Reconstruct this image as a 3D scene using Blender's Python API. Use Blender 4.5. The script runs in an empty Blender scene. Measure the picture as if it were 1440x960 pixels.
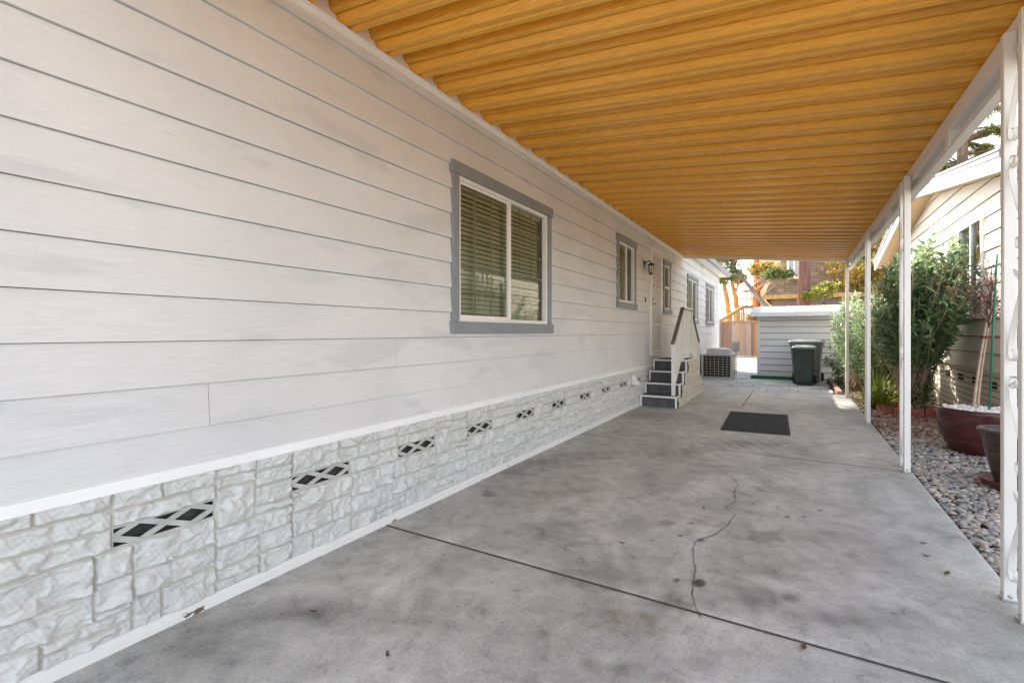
import bpy, math, random
import numpy as np
from mathutils import Vector, Matrix
R = math.radians
S = bpy.context.scene
COL = S.collection

# ------------------------------------------------------------------ camera, world, sun, exposure
CAM_H = 1.32
YAW = R(30.6)
cd = bpy.data.cameras.new('camera'); cam = bpy.data.objects.new('camera', cd); COL.objects.link(cam)
cam.location = (0, 0, CAM_H); cam.rotation_euler = (R(90), 0, YAW)
cd.sensor_width = 36; cd.lens = 36 * 675 / 1440; cd.shift_y = -13 / 1440
cd.clip_start = 0.05; cd.clip_end = 3000
S.camera = cam
SUN_EL = R(42); SUN_DIR = Vector((-0.70 * math.cos(SUN_EL), 0.714 * math.cos(SUN_EL), math.sin(SUN_EL)))
W = bpy.data.worlds.new('World'); S.world = W; W.use_nodes = True
nt = W.node_tree; nt.nodes.clear()
sk = nt.nodes.new('ShaderNodeTexSky'); sk.sky_type = 'NISHITA'; sk.sun_disc = False
sk.sun_elevation = SUN_EL; sk.sun_rotation = math.atan2(SUN_DIR.x, SUN_DIR.y)
sk.air_density = 1.0; sk.dust_density = 1.0; sk.ozone_density = 1.0
bg = nt.nodes.new('ShaderNodeBackground'); bg.inputs['Strength'].default_value = 0.145
wo = nt.nodes.new('ShaderNodeOutputWorld')
hs = nt.nodes.new('ShaderNodeHueSaturation'); hs.inputs['Saturation'].default_value = .42
nt.links.new(sk.outputs[0], hs.inputs['Color']); nt.links.new(hs.outputs[0], bg.inputs[0]); nt.links.new(bg.outputs[0], wo.inputs[0])
sl = bpy.data.lights.new('sun', 'SUN'); so = bpy.data.objects.new('sun', sl); COL.objects.link(so)
sl.energy = 4.6; sl.angle = R(0.6); sl.color = (1, .90, .76)
so.rotation_euler = (-SUN_DIR).to_track_quat('-Z', 'Y').to_euler(); so.location = (0, 0, 30)
S.view_settings.view_transform = 'Standard'; S.view_settings.look = 'None'
S.view_settings.gamma = 1; S.view_settings.exposure = 2.1
S.render.engine = 'CYCLES'
S.cycles.max_bounces = 12; S.cycles.diffuse_bounces = 6; S.cycles.transparent_max_bounces = 12
S.cycles.caustics_reflective = False; S.cycles.caustics_refractive = False
try:
    S.cycles.use_denoising = True; S.cycles.denoiser = 'OPENIMAGEDENOISE'
except Exception: pass

rng = np.random.default_rng(7); random.seed(7)

# ------------------------------------------------------------------ mesh helpers
class MB:
    def __init__(s): s.v = []; s.f = []; s.sm = []
    def add(s, vs, fs, smooth=False):
        n = len(s.v); s.v += [tuple(map(float, p)) for p in vs]
        s.f += [tuple(int(i) + n for i in f) for f in fs]; s.sm += [smooth] * len(fs); return s
    def box(s, x0, x1, y0, y1, z0, z1, M=None):
        P = [(x, y, z) for x in (x0, x1) for y in (y0, y1) for z in (z0, z1)]
        if M is not None: P = [tuple(M @ Vector(p)) for p in P]
        return s.add(P, [(0, 1, 3, 2), (4, 6, 7, 5), (0, 4, 5, 1), (2, 3, 7, 6), (0, 2, 6, 4), (1, 5, 7, 3)])
    def bar(s, a, b, w, h, up=(0, 0, 1)):
        a, b = Vector(a), Vector(b); d = b - a; L = d.length; d.normalize()
        x = d.cross(Vector(up))
        if x.length < 1e-4: x = d.cross(Vector((0, 1, 0)))
        x.normalize(); u = x.cross(d)
        M = Matrix((x, d, u)).transposed().to_4x4(); M.translation = a
        return s.box(-w/2, w/2, 0, L, -h/2, h/2, M)
    def tube(s, pts, rad, n=8, cap=True, flat=1.0, up=None):
        pts = [Vector(p) for p in pts]
        rads = rad if hasattr(rad, '__len__') else [rad] * len(pts)
        vs = []; fs = []; ref = None
        for i, p in enumerate(pts):
            t = (pts[min(i+1, len(pts)-1)] - pts[max(i-1, 0)]).normalized()
            if ref is None:
                ref = Vector(up) if up else (Vector((0, 0, 1)) if abs(t.z) < .9 else Vector((1, 0, 0)))
            a = t.cross(ref)
            if a.length < 1e-5: a = t.cross(Vector((.3, .5, .8)))
            a.normalize(); b = a.cross(t).normalized(); ref = b if not up else Vector(up)
            for k in range(n):
                th = 2*math.pi*k/n
                vs.append(p + (math.cos(th)*a + flat*math.sin(th)*b)*float(rads[i]))
        for i in range(len(pts)-1):
            for k in range(n):
                fs.append((i*n+k, i*n+(k+1) % n, (i+1)*n+(k+1) % n, (i+1)*n+k))
        if cap: fs.append(tuple(range(n-1, -1, -1))); fs.append(tuple((len(pts)-1)*n+k for k in range(n)))
        return s.add(vs, fs, True)
    def lathe(s, prof, c=(0, 0, 0), n=32, smooth=True, sq=0):
        vs = []; fs = []
        for r, z in prof:
            for k in range(n):
                th = 2*math.pi*k/n
                vs.append((c[0]+r*math.cos(th), c[1]+r*math.sin(th), c[2]+z))
        for i in range(len(prof)-1):
            for k in range(n):
                fs.append((i*n+k, i*n+(k+1) % n, (i+1)*n+(k+1) % n, (i+1)*n+k))
        return s.add(vs, fs, smooth)
    def loft(s, rings, smooth=False, cap=True):
        n = len(rings[0]); vs = [p for r in rings for p in r]; fs = []
        for i in range(len(rings)-1):
            for k in range(n): fs.append((i*n+k, i*n+(k+1) % n, (i+1)*n+(k+1) % n, (i+1)*n+k))
        if cap: fs.append(tuple(range(n-1, -1, -1))); fs.append(tuple((len(rings)-1)*n+k for k in range(n)))
        return s.add(vs, fs, smooth)
    def prism(s, poly, y0, y1, axis='y'):
        n = len(poly)
        def mk(p, t):
            if axis == 'y': return (p[0], t, p[1])
            if axis == 'x': return (t, p[0], p[1])
            return (p[0], p[1], t)
        vs = [mk(p, y0) for p in poly] + [mk(p, y1) for p in poly]
        fs = [tuple(range(n)), tuple(range(2*n-1, n-1, -1))] + [(i, i+n, (i+1) % n + n, (i+1) % n) for i in range(n)]
        return s.add(vs, fs)
    def build(s, name, mat, parent=None, bev=0, loc=None, seg=2, fix=True):
        me = bpy.data.meshes.new(name); me.from_pydata(s.v, [], s.f)
        me.polygons.foreach_set('use_smooth', s.sm); me.update()
        if fix:
            import bmesh
            b = bmesh.new(); b.from_mesh(me); bmesh.ops.recalc_face_normals(b, faces=b.faces); b.to_mesh(me); b.free()
        return link(name, me, mat, parent, bev, loc, seg)
def link(name, me, mat, parent=None, bev=0, loc=None, seg=2):
    o = bpy.data.objects.new(name, me); COL.objects.link(o)
    if mat is not None: me.materials.append(mat)
    if parent is not None: o.parent = parent
    if loc is not None: o.location = loc
    if bev:
        m = o.modifiers.new('bevel', 'BEVEL'); m.width = bev; m.segments = seg; m.limit_method = 'ANGLE'; m.angle_limit = R(40)
        m.harden_normals = False
    return o
def npmesh(name, V, F, mat, parent=None, smooth=True, loc=None):
    V = np.asarray(V, np.float32); F = np.asarray(F, np.int32); k = F.shape[1]
    me = bpy.data.meshes.new(name); me.vertices.add(len(V)); me.vertices.foreach_set('co', V.ravel())
    me.loops.add(F.size); me.loops.foreach_set('vertex_index', F.ravel())
    me.polygons.add(len(F)); me.polygons.foreach_set('loop_start', np.arange(len(F), dtype=np.int32)*k)
    me.polygons.foreach_set('loop_total', np.full(len(F), k, np.int32))
    me.polygons.foreach_set('use_smooth', np.full(len(F), smooth)); me.update(calc_edges=True)
    return link(name, me, mat, parent, 0, loc)
def tag(o, label=None, cat=None, group=None, kind=None):
    if label: o['label'] = label
    if cat: o['category'] = cat
    if group: o['group'] = group
    if kind: o['kind'] = kind
    return o
def empty(name, loc, label, cat, group=None, rz=0):
    o = bpy.data.objects.new(name, None); COL.objects.link(o); o.location = loc; o.rotation_euler.z = rz
    o.empty_display_size = .1
    return tag(o, label, cat, group)
def copy_tree(o, parent=None):
    c = o.copy(); COL.objects.link(c)
    if parent is not None: c.parent = parent
    for ch in list(o.children): copy_tree(ch, c)
    return c
ca, sa = math.cos(YAW), math.sin(YAW)
def ray(u): return (u-720)/675.0
def at_pf(u, v, pf):
    pr = ray(u)*pf
    return Vector((pr*ca - pf*sa, pr*sa + pf*ca, CAM_H + (467-v)*pf/675))
def at_z(u, v, z=0.0): return at_pf(u, v, 675*(CAM_H-z)/(v-467))

# ------------------------------------------------------------------ materials
def newmat(name):
    m = bpy.data.materials.new(name); m.use_nodes = True; t = m.node_tree
    return m, t, t.nodes['Principled BSDF']
def N(t, typ, **kw):
    n = t.nodes.new(typ)
    for k, v in kw.items():
        if k in ('operation', 'data_type', 'blend_type', 'feature', 'noise_dimensions', 'attribute_name', 'interpolation_type', 'distance'): setattr(n, k, v)
        else: n.inputs[k].default_value = v
    return n
def ramp(t, stops):
    r = t.nodes.new('ShaderNodeValToRGB'); e = r.color_ramp.elements
    while len(e) < len(stops): e.new(.5)
    for i, (p, c) in enumerate(stops):
        e[i].position = p; e[i].color = (*c, 1) if len(c) == 3 else c
    return r
def coords(t, scale=(1, 1, 1), kind='pos'):
    mp = N(t, 'ShaderNodeMapping'); mp.inputs['Scale'].default_value = scale
    if kind == 'pos': g = t.nodes.new('ShaderNodeNewGeometry'); t.links.new(g.outputs['Position'], mp.inputs[0])
    else: g = t.nodes.new('ShaderNodeTexCoord'); t.links.new(g.outputs['Object'], mp.inputs[0])
    return mp.outputs[0]
def noise(t, vec, scale, detail=4, rough=.55, dist=0):
    n = N(t, 'ShaderNodeTexNoise', Scale=scale, Detail=detail, Roughness=rough, Distortion=dist)
    t.links.new(vec, n.inputs['Vector']); return n.outputs['Fac']
def mix(t, fac, a, b, mode='MIX'):
    n = t.nodes.new('ShaderNodeMix'); n.data_type = 'RGBA'; n.blend_type = mode
    for sock, val in ((n.inputs[0], fac), (n.inputs[6], a), (n.inputs[7], b)):
        if hasattr(val, 'links') or hasattr(val, 'is_linked'): t.links.new(val, sock)
        elif isinstance(val, (int, float)): sock.default_value = val
        else: sock.default_value = (*val, 1)
    return n.outputs[2]
def bump(t, h, bs, strength=.3, dist=.01):
    b = N(t, 'ShaderNodeBump', Strength=strength, Distance=dist); t.links.new(h, b.inputs['Height'])
    t.links.new(b.outputs[0], bs.inputs['Normal']); return b
def simple(name, col, rough=.6, var=.12, scale=6, bmp=0, bscale=60, metal=0, kind='pos', spec=.5, stretch=(1, 1, 1), col2=None):
    m, t, bs = newmat(name)
    c = coords(t, stretch, kind); f = noise(t, c, scale, 5)
    lo = tuple(x*(1-var) for x in col); hi = tuple(min(1, x*(1+var)) for x in col)
    if col2: lo = col2; hi = col
    r = ramp(t, [(.3, lo), (.7, hi)]); t.links.new(f, r.inputs[0]); t.links.new(r.outputs[0], bs.inputs['Base Color'])
    bs.inputs['Roughness'].default_value = rough; bs.inputs['Metallic'].default_value = metal
    bs.inputs['Specular IOR Level'].default_value = spec
    if bmp: bump(t, noise(t, c, bscale, 4), bs, bmp, .004)
    return m
def island(name, stops, rough=.5, transl=0, spec=.4, bmp=0):
    m, t, bs = newmat(name); g = t.nodes.new('ShaderNodeNewGeometry')
    r = ramp(t, stops); t.links.new(g.outputs['Random Per Island'], r.inputs[0])
    col = r.outputs[0]
    if bmp:
        c = coords(t); col = mix(t, noise(t, c, 70, 4), col, mix(t, .5, col, (.5, .48, .45)))
    t.links.new(col, bs.inputs['Base Color']); bs.inputs['Roughness'].default_value = rough
    bs.inputs['Specular IOR Level'].default_value = spec
    if transl:
        tr = t.nodes.new('ShaderNodeBsdfTranslucent'); t.links.new(r.outputs[0], tr.inputs[0])
        mx = N(t, 'ShaderNodeMixShader', Fac=transl); t.links.new(bs.outputs[0], mx.inputs[1]); t.links.new(tr.outputs[0], mx.inputs[2])
        t.links.new(mx.outputs[0], t.nodes['Material Output'].inputs[0])
    return m
def siding_mat(name, base, patch, grain=(3, 3, 120), grime=.10):
    m, t, bs = newmat(name)
    c = coords(t); g = coords(t, grain)
    big = noise(t, c, .9, 3); pt = noise(t, coords(t, (1, .7, 2.6)), 1.7, 3, .5, .4)
    r = ramp(t, [(.35, tuple(x*(1-grime) for x in base)), (.65, base)]); t.links.new(big, r.inputs[0])
    pr = ramp(t, [(.575, (0, 0, 0)), (.65, (1, 1, 1))]); t.links.new(pt, pr.inputs[0])
    col = mix(t, pr.outputs[0], r.outputs[0], patch)
    gn = noise(t, g, 1.0, 5, .6, .3)
    gr = ramp(t, [(.3, (.86, .86, .86)), (.6, (1, 1, 1))]); t.links.new(gn, gr.inputs[0])
    col = mix(t, .6, col, gr.outputs[0], 'MULTIPLY')
    t.links.new(col, bs.inputs['Base Color']); bs.inputs['Roughness'].default_value = .55
    bs.inputs['Specular IOR Level'].default_value = .3
    bump(t, gn, bs, .9, .004)
    return m
M = {}
M['siding'] = siding_mat('painted lap siding', (.735, .73, .725), (.63, .632, .635), (7, 7, 170))
M['beige_siding'] = siding_mat('beige lap siding', (.74, .66, .56), (.71, .64, .55), (3, 3, 90))
M['blue_siding'] = siding_mat('pale blue grey siding', (.77, .80, .84), (.74, .775, .815), (3, 3, 90))
M['white'] = simple('white paint', (.80, .79, .76), .45, .05, 3)
M['whitemetal'] = simple('white metal', (.86, .85, .83), .38, .05, 2, col2=(.79, .775, .74))
M['trimwhite'] = simple('bright white metal trim', (.86, .86, .86), .35, .03, 2)
M['grey_trim'] = simple('blue grey trim paint', (.235, .26, .272), .55, .1, 5, .25, 90)
M['dark_grey'] = simple('charcoal tread paint', (.085, .088, .10), .8, .25, 9, .5, 300)
M['brown'] = simple('brown rail wood', (.19, .145, .115), .6, .3, 8, .3, 60)
M['black'] = simple('black metal', (.02, .02, .02), .45, .2, 8)
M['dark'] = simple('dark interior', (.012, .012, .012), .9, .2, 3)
M['doorpaint'] = simple('tan entry door', (.36, .27, .18), .5, .08, 3)
M['cream'] = simple('cream muntin', (.58, .50, .38), .5, .06, 3)
M['blind'] = simple('olive cream blind slat', (.80, .77, .58), .5, .08, 3)
M['steel'] = simple('galvanised steel', (.55, .57, .59), .4, .1, 6, metal=.6)
M['acgrey'] = simple('weathered grey casing', (.42, .44, .45), .55, .15, 7)
M['wire'] = simple('pale wire grille', (.62, .58, .50), .5, .1, 9)
M['bin_green'] = simple('dark green plastic', (.022, .042, .04), .42, .3, 6, .2, 40, kind='obj', col2=(.05, .066, .063))
M['bin_lid'] = simple('faded grey green plastic', (.17, .2, .19), .5, .15, 7, kind='obj')
M['bin_grey'] = simple('grey plastic', (.17, .175, .19), .5, .15, 5, .2, 40, kind='obj')
M['mat'] = simple('dusty black rubber', (.05, .05, .052), .8, .3, 14, .6, 220, col2=(.016, .016, .018))
M['rubber'] = simple('black rubber', (.02, .02, .022), .75, .3, 20, .6, 220)
M['turf'] = island('artificial turf', [(0, (.015, .12, .02)), (1, (.05, .24, .05))], .8)
M['turf_base'] = simple('turf backing', (.02, .12, .03), .9, .3, 20)
M['brick'] = simple('terracotta edging', (.34, .11, .075), .75, .3, 12, .5, 60)
M['wood_edge'] = simple('weathered timber edging', (.30, .19, .15), .8, .3, 12, .5, 40)
M['pipe'] = simple('grey pvc pipe', (.5, .49, .46), .5, .15, 8)
M['redpot'] = simple('oxblood glaze', (.13, .03, .03), .22, .4, 4, .12, 14, stretch=(1, 1, 7), col2=(.035, .012, .012))
M['darkpot'] = simple('dark brown glaze', (.055, .032, .028), .25, .4, 4, .15, 12, stretch=(1, 1, 5))
M['saucer'] = simple('dark terracotta', (.17, .055, .035), .4, .25, 8)
M['ventgrey'] = simple('dusty painted vent metal', (.47, .465, .44), .6, .15, 12, .2, 60)
M['ventback'] = simple('vent shade backing', (.045, .043, .04), .9, .4, 30)  # dark panel colour stands in for the shade behind the vents
M['soil'] = simple('earth', (.13, .095, .065), .95, .4, 3, .8, 30)
M['dirt'] = simple('bare ground', (.34, .29, .23), .95, .25, .8, .6, 20)
M['asphalt'] = simple('asphalt', (.07, .07, .07), .9, .3, 30, .5, 200)
M['stake'] = simple('green plastic stake', (.02, .16, .10), .45, .15, 9)
M['bark_pale'] = simple('pale sapling bark', (.50, .38, .28), .8, .25, 14, .4, 60, stretch=(1, 1, 3))
M['bark_grey'] = simple('grey bark', (.22, .19, .18), .9, .35, 6, .8, 24, stretch=(1, 1, .4))
M['bark_red'] = simple('redwood bark', (.24, .115, .08), .95, .5, 7, 1.0, 14, stretch=(1.6, 1.6, .15), col2=(.09, .05, .04))
M['bark_gold'] = simple('ochre bark', (.46, .24, .07), .9, .35, 5, .6, 20, stretch=(1, 1, .5))
M['bark_orange'] = simple('orange bark', (.55, .19, .045), .9, .35, 5, .6, 20, stretch=(1, 1, .5))
M['bark_dark'] = simple('brown pine bark', (.17, .12, .085), .95, .5, 8, 1, 18, stretch=(1, 1, .3))
M['oleander'] = island('oleander leaf', [(0, (.05, .12, .065)), (.45, (.15, .28, .14)), (.8, (.28, .44, .21)), (1, (.42, .54, .28))], .34, .42, .5)
M['oleander2'] = island('young oleander leaf', [(0, (.05, .09, .03)), (.6, (.11, .18, .05)), (1, (.26, .30, .08))], .45, .3, .4)
M['strap'] = island('strap leaf', [(0, (.07, .12, .02)), (.6, (.17, .24, .04)), (1, (.36, .36, .07))], .45, .3, .4)
M['redleaf'] = island('red blossom', [(0, (.26, .05, .05)), (.6, (.40, .09, .08)), (1, (.50, .22, .16))], .6, .3)
M['twig'] = simple('dark twig', (.12, .07, .06), .8, .3, 12)
M['pine'] = island('yellow green needles', [(0, (.11, .12, .03)), (.6, (.26, .25, .06)), (1, (.42, .36, .09))], .6, .35)
M['oak'] = island('oak leaf', [(0, (.05, .09, .03)), (.6, (.10, .17, .05)), (1, (.30, .25, .06))], .5, .35)
M['gold_leaf'] = island('golden leaf', [(0, (.20, .17, .04)), (.6, (.42, .30, .06)), (1, (.60, .38, .08))], .5, .35)
M['green_yellow'] = island('sunny shrub leaf', [(0, (.07, .12, .02)), (.5, (.20, .24, .04)), (1, (.5, .38, .05))], .5, .35)
M['pebble'] = island('river pebble', [(0, (.075, .075, .08)), (.25, (.17, .175, .185)), (.45, (.27, .27, .27)), (.58, (.40, .39, .37)), (.70, (.36, .28, .20)), (.82, (.47, .38, .29)), (.93, (.56, .54, .50)), (1, (.33, .14, .09))], .5, 0, .4, 1)
M['bark_chip'] = island('mulch and gravel', [(0, (.17, .12, .09)), (.3, (.33, .22, .16)), (.6, (.42, .31, .24)), (.85, (.5, .45, .40)), (1, (.24, .10, .07))], .8, 0, .3)
M['white_pebble'] = island('white pebble', [(0, (.62, .60, .57)), (1, (.8, .79, .77))], .5)
M['deadleaf'] = island('dead leaf', [(0, (.11, .055, .03)), (1, (.22, .11, .05))], .8)
M['fence'] = None
# painted rock-face skirting
def rock_mat(name, col, crev):
    m, t, bs = newmat(name); c = coords(t)
    at = N(t, 'ShaderNodeAttribute', attribute_name='joint')
    n1 = noise(t, c, 3, 4); r = ramp(t, [(.3, tuple(x*.9 for x in col)), (.7, col)]); t.links.new(n1, r.inputs[0])
    t.links.new(mix(t, at.outputs['Fac'], r.outputs[0], crev), bs.inputs['Base Color'])
    bs.inputs['Roughness'].default_value = .5; bs.inputs['Specular IOR Level'].default_value = .35
    bump(t, noise(t, c, 55, 5), bs, .35, .004); return m
M['rock'] = rock_mat('painted rock face skirting', (.605, .605, .588), (.48, .46, .41))
M['rock_cream'] = rock_mat('cream rock face panel', (.64, .60, .50), (.48, .43, .34))
M['base_trim'] = None
def chipped(name, col, under):
    m, t, bs = newmat(name); c = coords(t, (1, 1, 1.4))
    r = ramp(t, [(.655, (0, 0, 0)), (.67, (1, 1, 1))]); t.links.new(noise(t, c, 5.5, 5, .6), r.inputs[0])
    t.links.new(mix(t, r.outputs[0], col, under), bs.inputs['Base Color']); bs.inputs['Roughness'].default_value = .55; return m
M['base_trim'] = chipped('chipped white base strip', (.74, .73, .70), (.14, .10, .07))
# fence boards
def fence_mat():
    m, t, bs = newmat('weathered fence boards'); g = t.nodes.new('ShaderNodeNewGeometry')
    r = ramp(t, [(0, (.20, .14, .12)), (.35, (.30, .19, .15)), (.6, (.36, .29, .26)), (.8, (.46, .24, .09)), (1, (.40, .36, .34))]); t.links.new(g.outputs['Random Per Island'], r.inputs[0])
    gn = noise(t, coords(t, (30, 30, 1.5)), 1, 5, .6); q = ramp(t, [(.25, (.55, .52, .5)), (.65, (1, 1, 1))]); t.links.new(gn, q.inputs[0])
    t.links.new(mix(t, .8, r.outputs[0], q.outputs[0], 'MULTIPLY'), bs.inputs['Base Color']); bs.inputs['Roughness'].default_value = .85
    return m
M['fence'] = fence_mat()
def roof_mat():
    m, t, bs = newmat('wood grain aluminium pan'); c = coords(t, (2.6, 150, 150)); gn = noise(t, c, 1.0, 6, .62, .15)
    r = ramp(t, [(.25, (.62, .27, .022)), (.5, (.86, .42, .04)), (.75, (.96, .55, .075))]); t.links.new(gn, r.inputs[0])
    g2 = noise(t, coords(t, (.5, 1.1, .5)), 1.0, 3); r2 = ramp(t, [(.3, (.86, .84, .82)), (.7, (1, 1, 1))]); t.links.new(g2, r2.inputs[0])
    t.links.new(mix(t, 1.0, r.outputs[0], r2.outputs[0], 'MULTIPLY'), bs.inputs['Base Color'])
    bs.inputs['Roughness'].default_value = .30; bs.inputs['Specular IOR Level'].default_value = .6
    bump(t, gn, bs, .25, .002); return m
M['pan'] = roof_mat()
def glass_mat():
    m, t, bs = newmat('window glass'); t.nodes.remove(bs)
    tr = t.nodes.new('ShaderNodeBsdfTransparent'); tr.inputs[0].default_value = (.82, .86, .80, 1)
    gl = t.nodes.new('ShaderNodeBsdfGlossy'); gl.inputs['Roughness'].default_value = .015
    fr = N(t, 'ShaderNodeFresnel', IOR=1.6)
    mx = t.nodes.new('ShaderNodeMixShader'); t.links.new(fr.outputs[0], mx.inputs[0]); t.links.new(tr.outputs[0], mx.inputs[1]); t.links.new(gl.outputs[0], mx.inputs[2])
    t.links.new(mx.outputs[0], t.nodes['Material Output'].inputs[0]); return m
M['glass'] = glass_mat()
def concrete_mat():
    m, t, bs = newmat('worn concrete'); c = coords(t)
    b1 = noise(t, coords(t, (1, .7, 1)), 1.3, 8, .66, .8); b2 = noise(t, c, 6.5, 8, .72, .5); b3 = noise(t, c, 75, 4, .7)
    r = ramp(t, [(.31, (.30, .303, .29)), (.44, (.435, .437, .418)), (.66, (.62, .622, .596))]); t.links.new(b1, r.inputs[0])
    r2 = ramp(t, [(.30, (.52, .52, .52)), (.40, (.83, .83, .83)), (.54, (1.0, 1.0, .99)), (.72, (1.15, 1.15, 1.14))]); t.links.new(b2, r2.inputs[0])
    col = mix(t, 1.0, r.outputs[0], r2.outputs[0], 'MULTIPLY')
    r3 = ramp(t, [(.3, (.74, .74, .74)), (.5, (.98, .98, .98)), (.7, (1.10, 1.10, 1.10))]); t.links.new(b3, r3.inputs[0])
    col = mix(t, 1.0, col, r3.outputs[0], 'MULTIPLY')
    # fine vertical/horizontal dark scuffs
    sp = noise(t, coords(t, (1, 1, 1)), 17, 4, .7); rs = ramp(t, [(.62, (0, 0, 0)), (.72, (1, 1, 1))]); t.links.new(sp, rs.inputs[0])
    col = mix(t, mix(t, .55, (0, 0, 0), rs.outputs[0]), col, (.12, .115, .11))
    a = N(t, 'ShaderNodeAttribute', attribute_name='stain'); an = N(t, 'ShaderNodeMath', operation='MULTIPLY'); t.links.new(a.outputs['Fac'], an.inputs[0])
    rr = ramp(t, [(.3, (.85, .85, .85)), (.6, (1, 1, 1))]); t.links.new(noise(t, c, 9, 4, .6), rr.inputs[0]); t.links.new(rr.outputs[0], an.inputs[1])
    col = mix(t, an.outputs[0], col, (.05, .05, .05))
    rst = N(t, 'ShaderNodeAttribute', attribute_name='rust')
    rn = ramp(t, [(.40, (0, 0, 0)), (.62, (1, 1, 1))]); t.links.new(noise(t, c, 5, 5, .65), rn.inputs[0])
    mm = N(t, 'ShaderNodeMath', operation='MULTIPLY'); t.links.new(rst.outputs['Fac'], mm.inputs[0]); t.links.new(rn.outputs[0], mm.inputs[1])
    col = mix(t, mm.outputs[0], col, (.25, .19, .11))
    t.links.new(col, bs.inputs['Base Color'])
    q = ramp(t, [(.3, (.55, .55, .55)), (.7, (.8, .8, .8))]); t.links.new(b1, q.inputs[0]); t.links.new(q.outputs[0], bs.inputs['Roughness'])
    bs.inputs['Specular IOR Level'].default_value = .35
    bump(t, b3, bs, .5, .003); return m
M['concrete'] = concrete_mat()
def paver_mat():
    m, t, bs = newmat('pale concrete paver'); g = t.nodes.new('ShaderNodeNewGeometry')
    r = ramp(t, [(0, (.36, .37, .38)), (.5, (.46, .465, .47)), (1, (.57, .57, .565))]); t.links.new(g.outputs['Random Per Island'], r.inputs[0])
    r2 = ramp(t, [(.3, (.75, .75, .76)), (.65, (1, 1, 1))]); t.links.new(noise(t, coords(t), 6, 6, .65), r2.inputs[0])
    t.links.new(mix(t, 1., r.outputs[0], r2.outputs[0], 'MULTIPLY'), bs.inputs['Base Color']); bs.inputs['Roughness'].default_value = .75; return m
M['paver'] = paver_mat()
def shingle_mat(name, a, b, ys=1.0):
    m, t, bs = newmat(name); c = coords(t, kind='obj')
    br = N(t, 'ShaderNodeTexBrick', Scale=1.0); br.inputs['Brick Width'].default_value = .30; br.inputs['Row Height'].default_value = .19
    br.inputs['Mortar Size'].default_value = .010; br.inputs['Color1'].default_value = (*a, 1); br.inputs['Color2'].default_value = (*b, 1); br.inputs['Mortar'].default_value = (*[x*.4 for x in a], 1)  # mortar colour paints a thin shade line between shingles
    br.offset = .37; br.squash = 1.4
    sw = N(t, 'ShaderNodeMapping'); sw.inputs['Rotation'].default_value = (R(-90), 0, 0); t.links.new(c, sw.inputs[0]); t.links.new(sw.outputs[0], br.inputs['Vector'])
    r2 = ramp(t, [(.3, (.6, .6, .6)), (.7, (1.1, 1.1, 1.1))]); t.links.new(noise(t, c, 2.2, 5), r2.inputs[0])
    t.links.new(mix(t, 1., br.outputs[0], r2.outputs[0], 'MULTIPLY'), bs.inputs['Base Color']); bs.inputs['Roughness'].default_value = .9
    bump(t, br.outputs['Fac'], bs, -.6, .03); return m
M['shingle'] = shingle_mat('brown shingles', (.24, .17, .11), (.36, .27, .18))
M['roofing'] = simple('composition roofing', (.25, .25, .26), .9, .3, 9, .6, 80)
M['stucco'] = simple('sunlit yellow stucco', (.66, .56, .34), .8, .08, 2)
M['hazewall'] = simple('pale far wall', (.70, .66, .58), .8, .08, 2)
M['soffit'] = simple('tan soffit', (.52, .36, .20), .6, .12, 3, stretch=(1, 6, 1))
M['fascia_white'] = simple('white fascia board', (.80, .80, .78), .5, .04, 3)
M['gutter_grey'] = simple('grey gutter', (.36, .40, .43), .45, .1, 3)
M['tin'] = simple('weathered white roofing metal', (.40, .42, .43), .55, .3, 3)
M['screen'] = simple('grey screen', (.33, .36, .38), .3, .1, 3)
M['railwood'] = simple('stained redwood rail', (.45, .30, .11), .8, .3, 7, .4, 40)
M['lens'] = simple('frosted lamp glass', (.62, .58, .48), .3, .06, 6)
M['crack'] = simple('dirt filled crack', (.085, .08, .07), .95, .2, 20)

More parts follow.
